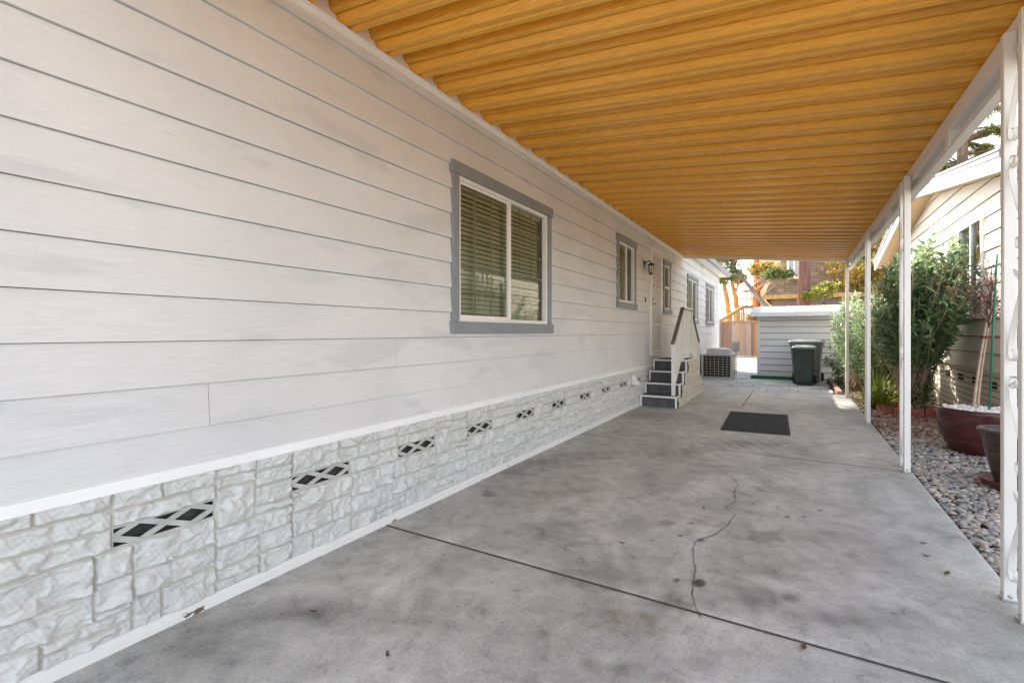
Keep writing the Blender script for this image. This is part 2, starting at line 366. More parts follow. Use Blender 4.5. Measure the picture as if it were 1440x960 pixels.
# ------------------------------------------------------------------ lap siding on a vertical plane
def lap(T, s0, s1, z0, z1, first, expo, openings=(), joints=(), o0=0.0, thick=.018, bounds=None, gap=.0028):
    """T(s,o,z)->world. boards as wedges; openings (sa,sb,za,zb); joints (s, z) butt joints; bounds(z)->(lo,hi) clips a gable"""
    mb = MB(); zs = [z0]; z = first
    while z < z1 - 1e-4:
        if z > z0: zs.append(z)
        z += expo
    zs.append(z1)
    jr = random.Random(3)
    for a, b in zip(zs[:-1], zs[1:]):
        cuts = sorted({a, b} | {c for q in openings for c in q[2:4] if a < c < b})
        full = expo
        top_o = lambda z: o0 + thick*(1 - min(1, (z-a)/full)) + .002
        js = [j for j, jz in joints if a <= jz < b]
        for c, d in zip(cuts[:-1], cuts[1:]):
            lo0, hi0 = (s0, s1) if bounds is None else bounds(c); lo1, hi1 = (s0, s1) if bounds is None else bounds(d)
            if hi0 - lo0 < .02: continue
            if hi1 < lo1: lo1 = hi1 = (lo1+hi1)/2
            segs = [(lo0, hi0)]
            mid = (c+d)/2
            for q in list(openings) + [(j-.0014, j+.0014, a, b) for j in js]:
                if q[2] < mid < q[3]:
                    ns = []
                    for x, y in segs:
                        if q[1] <= x or q[0] >= y: ns.append((x, y))
                        else:
                            if q[0] > x: ns.append((x, q[0]))
                            if q[1] < y: ns.append((q[1], y))
                    segs = ns
            if d == b and b < z1-1e-6: d = max(c+.001, d-gap)
            for x, y in segs:
                x1, y1 = x, y
                if abs(x-lo0) < 1e-6: x1 = lo1
                if abs(y-hi0) < 1e-6: y1 = hi1
                oc, od = top_o(c), top_o(d)
                mb.add([T(x, oc, c), T(y, oc, c), T(y1, od, d), T(x1, od, d)], [(0, 1, 2, 3)])
                if c == a: mb.add([T(x, oc, c), T(y, oc, c), T(y, o0-.012, c), T(x, o0-.012, c)], [(0, 1, 2, 3)])
                mb.add([T(x, oc, c), T(x1, od, d), T(x1, o0-.012, d), T(x, o0-.012, c)], [(0, 1, 2, 3)])
                mb.add([T(y, oc, c), T(y1, od, d), T(y1, o0-.012, d), T(y, o0-.012, c)], [(0, 1, 2, 3)])
    mb.back = (s0, s1, z0, z1, o0-.013, T, openings, bounds)
    return mb

# ------------------------------------------------------------------ rock-face panel
def rock_height(stones, w, h, res, seed):
    r = np.random.default_rng(seed); nx, nz = int(round(w/res))+1, int(round(h/res))+1
    xs = np.linspace(0, w, nx); zs = np.linspace(0, h, nz); X, Z = np.meshgrid(xs, zs)
    H = np.full_like(X, .010); J = np.ones_like(X)
    def sm(t): t = np.clip(t, 0, 1); return t*t*(3-2*t)
    # warp for irregular facets
    wx = .012*np.sin(X*41+np.sin(Z*33)*1.7)+.006*np.sin(Z*97+X*31); wz = .010*np.sin(Z*53+np.sin(X*29)*2.1)+.005*np.sin(X*113+Z*17)
    for (a, b, c, d) in stones:
        g = .0035
        m = (X >= a) & (X <= b) & (Z >= c) & (Z <= d)
        if not m.any(): continue
        x, z = X[m], Z[m]
        ed = np.minimum(np.minimum(x-a, b-x), np.minimum(z-c, d-z)) - g + .0012*np.sin(x*70+z*31)*np.sin(z*83)
        n = max(4, int((b-a)*(d-c)/.0012)); px = r.uniform(a, b, n); pz = r.uniform(c, d, n)
        o = r.uniform(0, .016, n); gx = r.normal(0, .38, n); gz = r.normal(0, .38, n)
        dx = x[:, None]+wx[m][:, None]-px; dz = z[:, None]+wz[m][:, None]-pz
        up = (o + gx*dx + gz*dz - 13.0*(dx*dx*.5+dz*dz)).max(1)
        q = r.uniform(0, .022, n)
        lo = (q + gx*dx*.6 + gz*dz*.6 + 17.0*(dx*dx*.5+dz*dz)).min(1)
        fl = .55*up + .6*lo + r.uniform(.004, .010)
        tex = .0016*np.sin(z*260+np.sin(x*60)*2)*np.sin(x*90+z*40) + .0012*np.sin(x*310+z*150)
        hh = np.clip(fl*1.2 + tex, .003, .045)
        H[m] = .010 + sm(ed/.005)*(hh*.85-.004); J[m] = 1-sm(ed/.005)
    return xs, zs, H, J
def rock_sheet(name, T, xs, zs, H, J, mat, parent, drop=None, keep=None):
    nx, nz = len(xs), len(zs)
    V = np.array([T(xs[i], H[j, i], zs[j]) for j in range(nz) for i in range(nx)], np.float32)
    jj, ii = np.meshgrid(np.arange(nz-1), np.arange(nx-1), indexing='ij')
    a = (jj*nx+ii).ravel(); F = np.stack([a, a+1, a+nx+1, a+nx], 1)
    cx = (xs[:-1]+xs[1:])/2; cz = (zs[:-1]+zs[1:])/2; CX, CZ = np.meshgrid(cx, cz); k = np.ones(CX.size, bool)
    for q in (drop or []): k &= ~((CX > q[0]) & (CX < q[1]) & (CZ > q[2]) & (CZ < q[3])).ravel()
    if keep is not None: k &= keep(CX, CZ).ravel()
    o = npmesh(name, V, F[k], mat, parent)
    at = o.data.attributes.new('joint', 'FLOAT', 'POINT'); at.data.foreach_set('value', J.ravel().astype(np.float32))
    return o
STONES = [(0, .33, .46, .61), (.33, .6, .545, .61), (.6, .84, .545, .61), (.33, .84, .46, .545), (.42, .84, .37, .46),
          (.84, 1.02, .53, .61), (1.02, 1.25, .53, .61), (.84, 1.25, .46, .53),
          (1.25, 1.45, .555, .61), (1.25, 1.45, .50, .555), (1.25, 1.45, .31, .50), (1.45, 1.66, .54, .61), (1.45, 1.66, .46, .54), (1.45, 1.66, .355, .46),
          (0, .42, .25, .37), (.42, .78, .22, .37), (.78, .91, .25, .37), (.91, 1.25, .24, .37), (1.25, 1.66, .21, .31), (1.45, 1.66, .31, .355),
          (0, .27, .12, .25), (.27, .42, .12, .25), (.42, .78, .10, .22), (.78, .91, .13, .25), (.91, 1.25, .135, .24), (1.25, 1.47, .105, .21), (1.47, 1.66, .105, .21),
          (0, .14, 0, .12), (.14, .42, 0, .12), (.42, .62, 0, .10), (.62, .91, .055, .10), (.62, .91, 0, .055), (.78, .91, .10, .13), (.91, 1.02, 0, .135), (1.02, 1.25, 0, .135), (1.25, 1.47, .05, .105), (1.47, 1.66, 0, .105), (1.25, 1.47, 0, .05)]

# ================================================================== GROUND
tag(MB().add([(-400, -400, -.07), (400, -400, -.07), (400, 600, -.07), (-400, 600, -.07)], [(0, 1, 2, 3)]).build('ground', M['dirt']), kind='structure')
tag(MB().add([(-60, -24, -.062), (60, -24, -.062), (60, -16, -.062), (-60, -16, -.062)], [(0, 1, 2, 3)]).build('road', M['asphalt']), kind='structure')

# driveway slabs: grooves between separately modelled pours
def stain_fields(V):
    x, y = V[:, 0], V[:, 1]; st = np.zeros(len(V)); ru = np.zeros(len(V))
    def blot(u, v, ru_, rv_, k, soft=.5, arr=st, rot=0):
        p = at_z(u, v); a = at_z(u+ru_, v); b = at_z(u, v+rv_)
        e1 = a-p; e2 = b-p
        # ellipse in the ground plane (real stain outline), solved from two half axes
        D = e1.x*e2.y-e1.y*e2.x; dx = x-p.x; dy = y-p.y
        s = (dx*e2.y-dy*e2.x)/D; t = (-dx*e1.y+dy*e1.x)/D
        wob = .18*np.sin(dx*38+dy*21)+.14*np.sin(dy*47-dx*16)
        rr = np.sqrt(s*s+t*t)+wob
        arr[:] = np.maximum(arr, k*np.clip((1-rr)/soft, 0, 1))
    def c7(a, b): return 700+a/2.4, 560+b/2.4
    for a, b, w, h, k, s in [(685, 618, 26, 17, .95, .35), (605, 612, 13, 8, .9, .4), (580, 417, 40, 14, .42, .5), (895, 468, 85, 26, .42, .45), (690, 475, 14, 7, .8, .5), (617, 461, 12, 5, .8, .5), (655, 418, 14, 6, .6, .5),
                             (280, 540, 7, 3, 1, .5), (520, 478, 6, 3, .9, .5), (920, 498, 7, 3, .8, .5), (1036, 398, 9, 4, .8, .5), (978, 398, 9, 4, .8, .5), (1090, 377, 12, 4, .6, .5), (860, 355, 6, 3, .8, .5), (963, 687, 6, 4, .8, .5),
                             (860, 670, 120, 60, .55, 1), (1000, 665, 60, 30, .55, .9), (1240, 740, 330, 60, .42, 1), (400, 590, 200, 120, .38, 1), (160, 215, 150, 30, .45, 1), (820, 150, 160, 30, .5, 1), (560, 60, 120, 24, .4, 1), (640, 690, 260, 40, .35, 1), (1000, 560, 300, 60, .22, 1), (1080, 470, 200, 40, .3, 1), (160, 460, 110, 40, .45, 1), (40, 250, 90, 30, .35, 1), (600, 180, 200, 24, .3, 1),
                             (330, 890, 70, 40, .4, .9), (430, 905, 60, 40, .35, .9), (160, 790, 40, 25, .4, .9), (760, 860, 70, 35, .3, 1), (555, 930, 40, 30, .4, .9), (200, 450, 160, 60, .25, 1), (900, 310, 200, 30, .2, 1)]:
        u, v = c7(a, b); blot(u, v, w/2.4, h/2.4, k, s)
    blot(690, 695, 14, 5, .5, .4); blot(300, 915, 110, 40, .3, 1); blot(420, 860, 90, 30, .3, 1); blot(820, 640, 60, 9, .3, .9); blot(560, 860, 120, 40, .25, 1); blot(1000, 930, 60, 30, .3, 1)
    for a, b, w, h, k, s in [(420, 760, 170, 55, 1.0, .8), (340, 900, 120, 40, .6, .9), (560, 950, 90, 30, .5, .9), (700, 420, 260, 60, .35, 1), (1230, 750, 40, 22, .6, .9), (250, 320, 300, 80, .42, 1), (450, 80, 220, 45, .4, 1), (760, 425, 60, 18, .7, .8)]:
        u, v = c7(a, b); blot(u, v, w/2.4, h/2.4, k, s, ru)
    return st.astype(np.float32), ru.astype(np.float32)
def slab(x0, x1, y0, y1, res, name, parent):
    g = .006
    nx = max(2, int((x1-x0)/res)); ny = max(2, int((y1-y0)/res))
    xs = np.linspace(x0+g, x1-g, nx); ys = np.linspace(y0+g, y1-g, ny); X, Y = np.meshgrid(xs, ys)
    ed = np.minimum(np.minimum(X-x0, x1-X), np.minimum(Y-y0, y1-Y))-g
    Z = -.006*np.clip(1-ed/.012, 0, 1)**2 + .002*np.sin(X*2.1+Y*.7)*np.sin(Y*1.3)
    V = np.stack([X, Y, Z], -1).reshape(-1, 3)
    jj, ii = np.meshgrid(np.arange(ny-1), np.arange(nx-1), indexing='ij'); a = (jj*nx+ii).ravel()
    F = np.stack([a, a+1, a+nx+1, a+nx], 1)
    # skirts
    per = list(range(nx)) + [j*nx+nx-1 for j in range(1, ny)] + [(ny-1)*nx+i for i in range(nx-2, -1, -1)] + [j*nx for j in range(ny-2, 0, -1)]
    low = V[per].copy(); low[:, 2] = -.10; n0 = len(V); m = len(per); V = np.vstack([V, V[per], low])
    F = np.vstack([F, [[n0+k, n0+m+k, n0+m+(k+1) % m, n0+(k+1) % m] for k in range(m)]])
    o = npmesh(name, V, F, M['concrete'], parent, smooth=True)
    st, ru = stain_fields(V)
    for nm, arr in (('stain', st), ('rust', ru)):
        at = o.data.attributes.new(nm, 'FLOAT', 'POINT'); at.data.foreach_set('value', arr)
    return o
JY = [2.40, 5.845, 9.32]
drive = tag(slab(-2.46, .955, -15.8, -1.05, .08, 'driveway', None), kind='structure')
slab(-2.46, .955, -1.05, 2.40, .02, 'slab', drive); slab(-2.46, .955, 2.40, 5.845, .016, 'slab', drive)
slab(-2.46, .955, 5.845, 9.32, .022, 'slab', drive)
slab(-2.46, -.83, 9.32, 12.22, .04, 'slab', drive); slab(-.83, .955, 9.32, 12.22, .04, 'slab', drive)
jf = MB()
for y_ in [-1.05] + JY: jf.add([(-2.46, y_-.0075, -.0035), (.955, y_-.0075, -.0035), (.955, y_+.0075, -.0035), (-2.46, y_+.0075, -.0035)], [(0, 1, 2, 3)])
jf.add([(-.8375, 9.33, -.003), (-.8225, 9.33, -.003), (-.8225, 12.22, -.003), (-.8375, 12.22, -.003)], [(0, 1, 2, 3)])
jf.build('joint_filler', M['crack'], drive)
# cracks: thin open fissures on slab surface
def crack(pts, w, parent, jit=.006):
    r = random.Random(5); P = []
    for a, b in zip(pts[:-1], pts[1:]):
        n = max(2, int((b-a).length/.035))
        for i in range(n):
            p = a.lerp(b, i/n); P.append(Vector((p.x+r.uniform(-jit, jit), p.y+r.uniform(-jit, jit), .0042)))
    P.append(pts[-1]); vs = []; fs = []
    for i, p in enumerate(P):
        t = (P[min(i+1, len(P)-1)]-P[max(i-1, 0)]); n = Vector((-t.y, t.x, 0)).normalized(); ww = w*r.uniform(.35, 1.3)
        vs += [p-n*ww/2, p+n*ww/2]
        vs[-1].z = vs[-2].z = .0042
        if i: fs.append((2*i-2, 2*i-1, 2*i+1, 2*i))
    return MB().add(vs, fs).build('crack', M['crack'], parent, fix=False)
c7 = lambda a, b: at_z(700+a/2.4, 560+b/2.4)
crack([c7(*p) for p in [(650, 165), (672, 188), (700, 212), (745, 238), (795, 270), (812, 290), (798, 318), (805, 348), (768, 366), (800, 395), (778, 425), (742, 455), (712, 468), (690, 475), (665, 485), (658, 520), (668, 575), (655, 640), (660, 690), (685, 744)]], .0055, drive)
crack([c7(*p) for p in [(665, 485), (610, 515), (570, 555), (545, 572)]], .0018, drive)
crack([c7(*p) for p in [(860, 300), (920, 305), (1000, 318), (1060, 330)]], .004, drive)
crack([c7(*p) for p in [(990, 108), (1080, 118), (1160, 116)]], .005, drive)
crack([c7(*p) for p in [(285, 490), (330, 496), (395, 491)]], .004, drive)

# pavers
pv = MB()
yy = 12.26
for row in range(12):
    d = .42 if row % 2 else .40
    x = -2.44 - (row % 3)*.17
    while x < 1.0:
        w = .62
        a, b = max(x, -2.45), min(x+w, .72)
        if b-a > .06: pv.box(a+.006, b-.006, yy+.006, yy+d-.006, -.09, -.004+random.uniform(-.003, .003))
        x += w
    yy += d
for row in range(8):
    for k in range(-5, 0): 
        if True: pv.box(-2.45+(k+5)*.4+.006, -2.45+(k+6)*.4-.3*0-.006 if k < -1 else -.99, yy+row*.45+.006, yy+(row+1)*.45-.006, -.09, -.005+random.uniform(-.004, .004))
tag(pv.build('pavers', M['paver'], bev=.004), kind='structure')
tag(MB().add([(-2.5, 12.2, -.05), (.76, 12.2, -.05), (.76, 22, -.05), (-2.5, 22, -.05)], [(0, 1, 2, 3)]).build('paver_bed', M['soil']), kind='structure')

# ================================================================== MOBILE HOME
WX = -2.45
T = lambda s, o, z: (WX+o, s, z)
home = empty('mobile_home', (-7, 7, 0), 'long white lap-sided mobile home with rock-face skirting and grey window trim along the driveway', 'house')
def C(name, mb, mat, parent=home, bev=0):
    o = mb.build(name, mat, None, bev); o.parent = parent; o.matrix_parent_inverse = parent.matrix_basis.inverted() if parent.parent is None else Matrix.Identity(4)
    return o
Y0, Y1 = -.4, 19.0
TOP = 3.345
# windows: outer trim extents (y0,y1,z0,z1)
WIN = [(3.12, 5.00, 1.31, 2.735), (7.34, 8.41, 1.71, 2.88), (10.42, 11.14, 1.72, 2.87), (13.05, 14.62, 1.55, 2.84), (16.05, 17.70, 1.53, 2.87)]
DOOR = (9.36, 10.27, .86, 2.98)
ops = [(a+.05, b-.05, c+.05, d-.05) for a, b, c, d in WIN] + [DOOR]
joints = [(1.235, 3.02), (1.25, .95), (2.51, 1.15), (6.2, 1.55), (5.6, .95), (6.9, 2.5), (-.6, 2.2), (8.8, 1.9), (11.9, 1.4), (12.9, 2.2), (15.3, 1.8), (15.0, 1.2), (11.6, 2.6), (5.9, 3.02)]
C('siding', lap(T, Y0, Y1, .70, TOP, .8735, .2035, ops, joints), M['siding'])
C('frieze_board', MB().box(WX-.01, WX+.022, Y0, 12.40, 3.115, TOP), M['siding'], bev=.002)
# far side shell, ends and interior darkness
sh = MB(); sh.box(-11.5, -11.45, Y0, Y1, 0, TOP); sh.box(-11.45, WX-.03, Y0, Y0+.05, 0, TOP); sh.box(-11.45, WX-.03, Y1-.05, Y1, 0, TOP)
C('wall', sh, M['siding'])
bk = MB(); ys = sorted({Y0+.02, Y1-.02} | {q for w_ in ops for q in w_[:2]})
for ya, yb_ in zip(ys[:-1], ys[1:]):
    spans = [(.70, TOP)]
    for w_ in ops:
        if w_[0] <= ya and w_[1] >= yb_: spans = [(.70, w_[2]), (w_[3], TOP)]
    for za, zb__ in spans: bk.add([(WX-.0135, ya, za), (WX-.0135, yb_, za), (WX-.0135, yb_, zb__), (WX-.0135, ya, zb__)], [(0, 1, 2, 3)])
C('shadow_backing', bk, M['dark'])  # near-black sheet draws the shadow lines in the gaps between boards
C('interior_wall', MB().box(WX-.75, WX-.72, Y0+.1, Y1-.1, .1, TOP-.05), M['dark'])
C('corner_trim', MB().box(WX-.02, WX+.028, Y1-.01, Y1+.06, .66, TOP), M['white'], bev=.003)
# roof with eave, soffit and gutter
rf = MB(); ex = WX+.30
rf.prism([(ex, TOP+.11), (-6.97, TOP+.88), (-11.75, TOP+.11), (-11.75, TOP+.03), (ex, TOP+.03)], Y0-.3, Y1+.28)
roof = C('roof', rf, M['roofing'])
C('soffit', MB().box(WX+.03, ex-.02, Y0-.28, Y1+.26, TOP+.001, TOP+.028), M['white'])
gt = MB(); gt.prism([(ex, TOP+.12), (ex, TOP-.0), (ex+.07, TOP-.0), (ex+.10, TOP+.12), (ex+.085, TOP+.12), (ex+.06, TOP+.02), (ex+.012, TOP+.02), (ex+.012, TOP+.12)], 12.43, Y1+.29)
C('gutter', gt, M['gutter_grey'])
# skirting panels with vents
SK0 = .05
xs, zs, Hh, Jj = rock_height(STONES, 1.66, .61, .0046, 11)
Hh[:, 0] = .001; Hh[:, -1] = .001
first = rock_sheet('skirting_panel', lambda s, o, z: (o, s, z), xs, zs, Hh, Jj, M['rock'], None, drop=[(.004, .415, .372, .458), (.842, 1.248, .372, .458)])
first.parent = home
def vent_mesh(s0):
    mb = MB(); a, b, c, d = s0+.002, s0+.412, .370, .460
    for q in ((a, b, c, c+.007), (a, b, d-.007, d)): mb.box(.002, .012, q[0], q[1], q[2], q[3])
    for q in ((a, a+.006), (b-.006, b)): mb.box(.002, .012, q[0], q[1], c+.007, d-.007)
    L = b-a
    zc = (c+d)/2
    hz = (d-c)/2 - .002
    n = 2.0; half = L/(2*n)
    for i in range(2):
        cx = a+L*(i+.5)/2
        for sx in (-1, 1):
            for sz in (-1, 1):
                mb.bar((.006, cx+sx*half*1.0, zc), (.006, cx, zc+sz*hz), .006, .021, (1, 0, 0)) if False else mb.bar((.004+.0015*(sx*sz), cx+sx*half, zc), (.004+.0015*(sx*sz), cx, zc+sz*hz), 0.024, .007, (1, 0, 0))
    return mb
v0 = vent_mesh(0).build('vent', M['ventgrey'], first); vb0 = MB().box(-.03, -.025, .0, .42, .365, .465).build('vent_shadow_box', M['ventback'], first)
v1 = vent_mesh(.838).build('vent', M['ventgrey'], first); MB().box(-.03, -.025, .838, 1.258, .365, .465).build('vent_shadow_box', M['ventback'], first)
hl = Vector(home.location); y = 1.685-1.66*4; k = 0
while y < Y1:
    o = first if k == 0 else copy_tree(first, home)
    o.location = Vector((WX, y+.0015, SK0)) - hl
    o.scale.y = 1.0
    y += 1.66; k += 1
C('top_trim', MB().box(WX-.005, WX+.030, Y0, Y1, .652, .702), M['trimwhite'], bev=.003)
bt = MB(); bt.prism([(WX-.01, .0), (WX+.036, .0), (WX+.036, .022), (WX+.022, .034), (WX+.022, .056), (WX-.01, .056)], Y0, Y1)
C('base_trim', bt, M['base_trim'])
# trim nail heads
nl = MB()
for y in np.arange(-.5, 12, 1.11): nl.lathe([(.0, .003), (.005, .002), (.006, 0)], (0, 0, 0), 8); 
def window(a, b, c, d, sashes, nm_label=None):
    tr = MB(); w = .085; p0, p1 = WX+.004, WX+.036
    tr.box(p0, p1, a+.02, a+.02+w, c+.10, d-.10); tr.box(p0, p1, b-.02-w, b-.02, c+.10, d-.10)
    tr.box(p0, p1+.012, a, b, d-.10, d); tr.box(p0, p1+.016, a, b, c, c+.10)
    root = C('window', tr, M['grey_trim'], bev=.003)
    def K(name, mb, mat, bev=0):
        o = mb.build(name, mat, None, bev); o.parent = root; return o
    ia, ib, ic, id_ = a+.02+w, b-.02-w, c+.10, d-.10
    f = MB(); g0, g1 = WX-.035, WX+.022; t = .035
    f.box(g0, g1, ia, ia+t, ic, id_); f.box(g0, g1, ib-t, ib, ic, id_); f.box(g0, g1, ia+t, ib-t, id_-t, id_); f.box(g0, g1, ia+t, ib-t, ic, ic+t)
    # reveal box (drywall return) so nothing leaks
    for q in ((ia-.02, ia), (ib, ib+.02)): f.box(WX-.14, g0, q[0], q[1], ic-.02, id_+.02)
    f.box(WX-.14, g0, ia, ib, id_, id_+.02); f.box(WX-.14, g0, ia, ib, ic-.02, ic)
    K('window_frame', f, M['white'], .003)
    ja, jb, jc, jd = ia+t, ib-t, ic+t, id_-t
    m = (ja+jb)/2 + .02
    ms = MB()
    if sashes == 'slider':
        ms.box(WX-.012, WX+.012, m-.026, m+.026, jc, jd)
        ms.box(WX-.008, WX+.004, ja, m-.026, jc, jc+.022); ms.box(WX-.008, WX+.004, ja, m-.026, jd-.022, jd); ms.box(WX-.008, WX+.004, ja, ja+.02, jc+.022, jd-.022)
        bays = [(ja, m-.026, -.012), (m+.026, jb, -.026)]
    elif sashes == 'hung':
        mz = (jc+jd)/2; ms.box(WX-.012, WX+.012, ja, jb, mz-.02, mz+.02); bays = [(ja, jb, -.02)]
    else:
        ms.box(WX-.012, WX+.012, m-.022, m+.022, jc, jd); bays = [(ja, m-.022, -.012), (m+.022, jb, -.026)]
    K('sash_rail', ms, M['white'], .002)
    mu = MB(); pn = MB()
    for (qa, qb, off) in bays:
        pn.add([(WX+off, qa, jc), (WX+off, qb, jc), (WX+off, qb, jd), (WX+off, qa, jd)], [(0, 1, 2, 3)])
        if sashes == 'slider':
            for i in (1, 2): y = qa+(qb-qa)*i/3; mu.box(WX+off-.010, WX+off-.004, y-.007, y+.007, jc, jd)
            for i in range(1, 5): z = jc+(jd-jc)*i/5; mu.box(WX+off-.0095, WX+off-.0045, qa, qb, z-.007, z+.007)
    pn.build('glass_pane', M['glass'], root, fix=False)
    if sashes == 'slider': K('muntin', mu, M['cream'])
    bl = MB(); z = jc+.02; i = 0
    while z < jd-.03:
        Mx = Matrix.Translation((WX-.085, 0, z)) @ Matrix.Rotation(R(56), 4, 'Y')
        bl.box(-.024, .024, ia+.008, ib-.05, -.0014, .0014, Mx); z += .043
    bl.box(WX-.115, WX-.055, ia+.005, ib-.045, jd-.03, jd+.02)
    for yy_ in (ia+(ib-ia)*.2, ia+(ib-ia)*.5, ia+(ib-ia)*.8): bl.box(WX-.058, WX-.0565, yy_-.004, yy_+.004, jc, jd)
    K('blind', bl, M['blind'])
    return root
window(*WIN[0], 'slider'); window(*WIN[1], 'plain'); window(*WIN[2], 'hung'); window(*WIN[3], 'plain'); window(*WIN[4], 'plain')
# entry door with security grille
a, b, c, d = DOOR
fr = MB(); fr.box(WX-.05, WX+.045, a, a+.075, c, d); fr.box(WX-.05, WX+.045, b-.075, b, c, d); fr.box(WX-.05, WX+.045, a+.075, b-.075, d-.07, d); fr.box(WX-.05, WX+.055, a+.075, b-.075, c, c+.05)
door = C('door_frame', fr, M['white'], bev=.004)
def D(name, mb, mat, bev=0): o = mb.build(name, mat, None, bev); o.parent = door; return o
D('door_panel', MB().box(WX-.048, WX-.02, a+.076, b-.076, c+.05, d-.07), M['doorpaint'])
sg = MB()
ia, ib = a+.08, b-.08
for q in ((ia, ia+.035), (ib-.035, ib)): sg.box(WX+.012, WX+.036, q[0], q[1], c+.055, d-.075)
for z in (c+.06, c+.60, d-.79, d-.115): sg.box(WX+.013, WX+.035, ia+.035, ib-.035, z, z+.032)
n = 6
for i in range(1, n): y = ia+.035+(ib-ia-.07)*i/n; sg.box(WX+.014, WX+.034, y-.008, y+.008, c+.09, d-.115)
D('security_grille', sg, M['whitemetal'])
for y in np.linspace(ia+.12, ib-.12, 3): D('grille_ornament', MB().box(WX+.011, WX+.039, y-.03, y+.03, d-.79, d-.75), M['brown'])
hd = MB(); hd.box(WX+.036, WX+.044, ia+.006, ia+.05, 1.83, 2.0); hd.tube([(WX+.04, ia+.028, 1.87), (WX+.085, ia+.028, 1.87), (WX+.09, ia+.10, 1.87)], .010, 8); hd.tube([(WX+.04, ia+.028, 1.97), (WX+.06, ia+.028, 1.97)], .016, 10)
D('door_handle', hd, M['brown'])
# screws on flashing below the carport roof

# ================================================================== CARPORT
carport = empty('carport', (-.76, 5.5, 0), 'long attached carport with golden wood-grain pan roof and white posts', 'carport')
def P(name, mb, mat, bev=0, parent=carport):
    o = mb.build(name, mat, None, bev); o.parent = parent
    if parent is carport: o.matrix_parent_inverse = Matrix.Translation(-Vector(carport.location))
    return o
RY0, RY1 = .25, 12.42
ZL, ZR, XL, XR = 3.215, 2.872, WX+.035, 1.085
zr = lambda x: ZL+(ZR-ZL)*(x-WX)/(.93-WX)
per = .3175
prof = [(0, .118), (.070, .118), (.078, .112), (.104, .050), (.110, .044), (.132, .041), (.1335, .066), (.1415, .066), (.143, .037), (.168, .006), (.176, 0), (.208, 0), (.214, .008), (.221, .016), (.229, .016), (.236, .008), (.242, 0), (.276, 0), (.283, .006), (.300, .112), (.306, .118)]
pm = MB(); k0 = math.floor((RY0-1.83)/per); line = []
yb = 1.83+k0*per
while yb < RY1:
    for py, pz in prof:
        if RY0 <= yb+py <= RY1: line.append((yb+py, pz))
    yb += per
vs = []
NXS = 2
for (y, z) in line:
    for x in (XL, XR): vs.append((x, y, zr(x)+z))
for (y, z) in line:
    for x in (XL, XR): vs.append((x, y, zr(x)+z+.004))
n = len(line); fs = [(2*i, 2*i+1, 2*i+3, 2*i+2) for i in range(n-1)] + [(2*n+2*i, 2*n+2*i+2, 2*n+2*i+3, 2*n+2*i+1) for i in range(n-1)]
pm.add(vs, fs); P('roof_pan', pm, M['pan'])
# top skin to stop light
P('roof_top_sheet', MB().add([(XL, RY0, zr(XL)+.130), (XR+.03, RY0, zr(XR)+.130), (XR+.03, RY1, zr(XR)+.130), (XL, RY1, zr(XL)+.130), (XL, RY0, zr(XL)+.140), (XR+.03, RY0, zr(XR)+.140), (XR+.03, RY1, zr(XR)+.140), (XL, RY1, zr(XL)+.140)],
  [(0, 1, 2, 3), (4, 5, 6, 7), (0, 1, 5, 4), (2, 3, 7, 6), (1, 2, 6, 5), (0, 3, 7, 4)]), M['tin'])
# hanger channel along the wall
hc = MB(); hc.box(WX+.023, WX+.033, RY0, RY1, 3.165, TOP-.002); hc.box(WX+.033, WX+.060, RY0, RY1, 3.196, 3.206)
hg = P('wall_hanger', hc, M['whitemetal'], .001)
sco = MB().lathe([(0, .007), (.004, .006), (.0065, .001), (.0065, 0)], n=8); sco.v = [(p[2], p[0], p[1]) for p in sco.v]; sco = sco.build('screw', M['black'], hg, loc=(WX+.0335, .3, 3.213))
for y in np.arange(.3+.3175, 12.2, .3175): o = copy_tree(sco, hg); o.location.y = y
hg.matrix_parent_inverse = Matrix.Translation(-Vector(carport.location))
# header beam: gutter channel + lower lip
HX = .932
hb = MB()
hb.box(HX, HX+.012, RY0, RY1+.02, 2.745, 2.866); hb.box(HX+.012, HX+.075, RY0, RY1+.02, 2.855, 2.866)
hb.box(HX+.012, HX+.060, RY0, RY1+.02, 2.745, 2.757)
hb.box(HX+.060, HX+.075, RY0, RY1+.02, 2.63, 2.757)
hb.box(HX+.012, HX+.060, RY0, RY1+.02, 2.63, 2.642)
hb.box(HX+.155, HX+.167, RY0, RY1+.02, 2.80, 3.0)
hb.box(HX+.012, HX+.022, RY0, RY1+.02, 2.642, 2.665)
P('header_beam', hb, M['whitemetal'], .003)
for y in (4.55, 7.2, 10.3, 1.6):
    P('beam_splice', MB().box(HX-.003, HX+.079, y-.05, y+.05, 2.640, 2.775), M['whitemetal'], .004)
ef = MB(); 
ef.add([(XL, RY1, zr(XL)-.055), (HX+.16, RY1, zr(HX+.16)-.055), (HX+.16, RY1+.03, zr(HX+.16)-.055), (XL, RY1+.03, zr(XL)-.055), (XL, RY1, zr(XL)+.105), (HX+.16, RY1, zr(HX+.16)+.105), (HX+.16, RY1+.03, zr(HX+.16)+.105), (XL, RY1+.03, zr(XL)+.105)],
  [(0, 1, 2, 3), (4, 5, 6, 7), (0, 1, 5, 4), (1, 2, 6, 5), (2, 3, 7, 6), (0, 3, 7, 4)])
P('end_fascia', ef, M['whitemetal'])
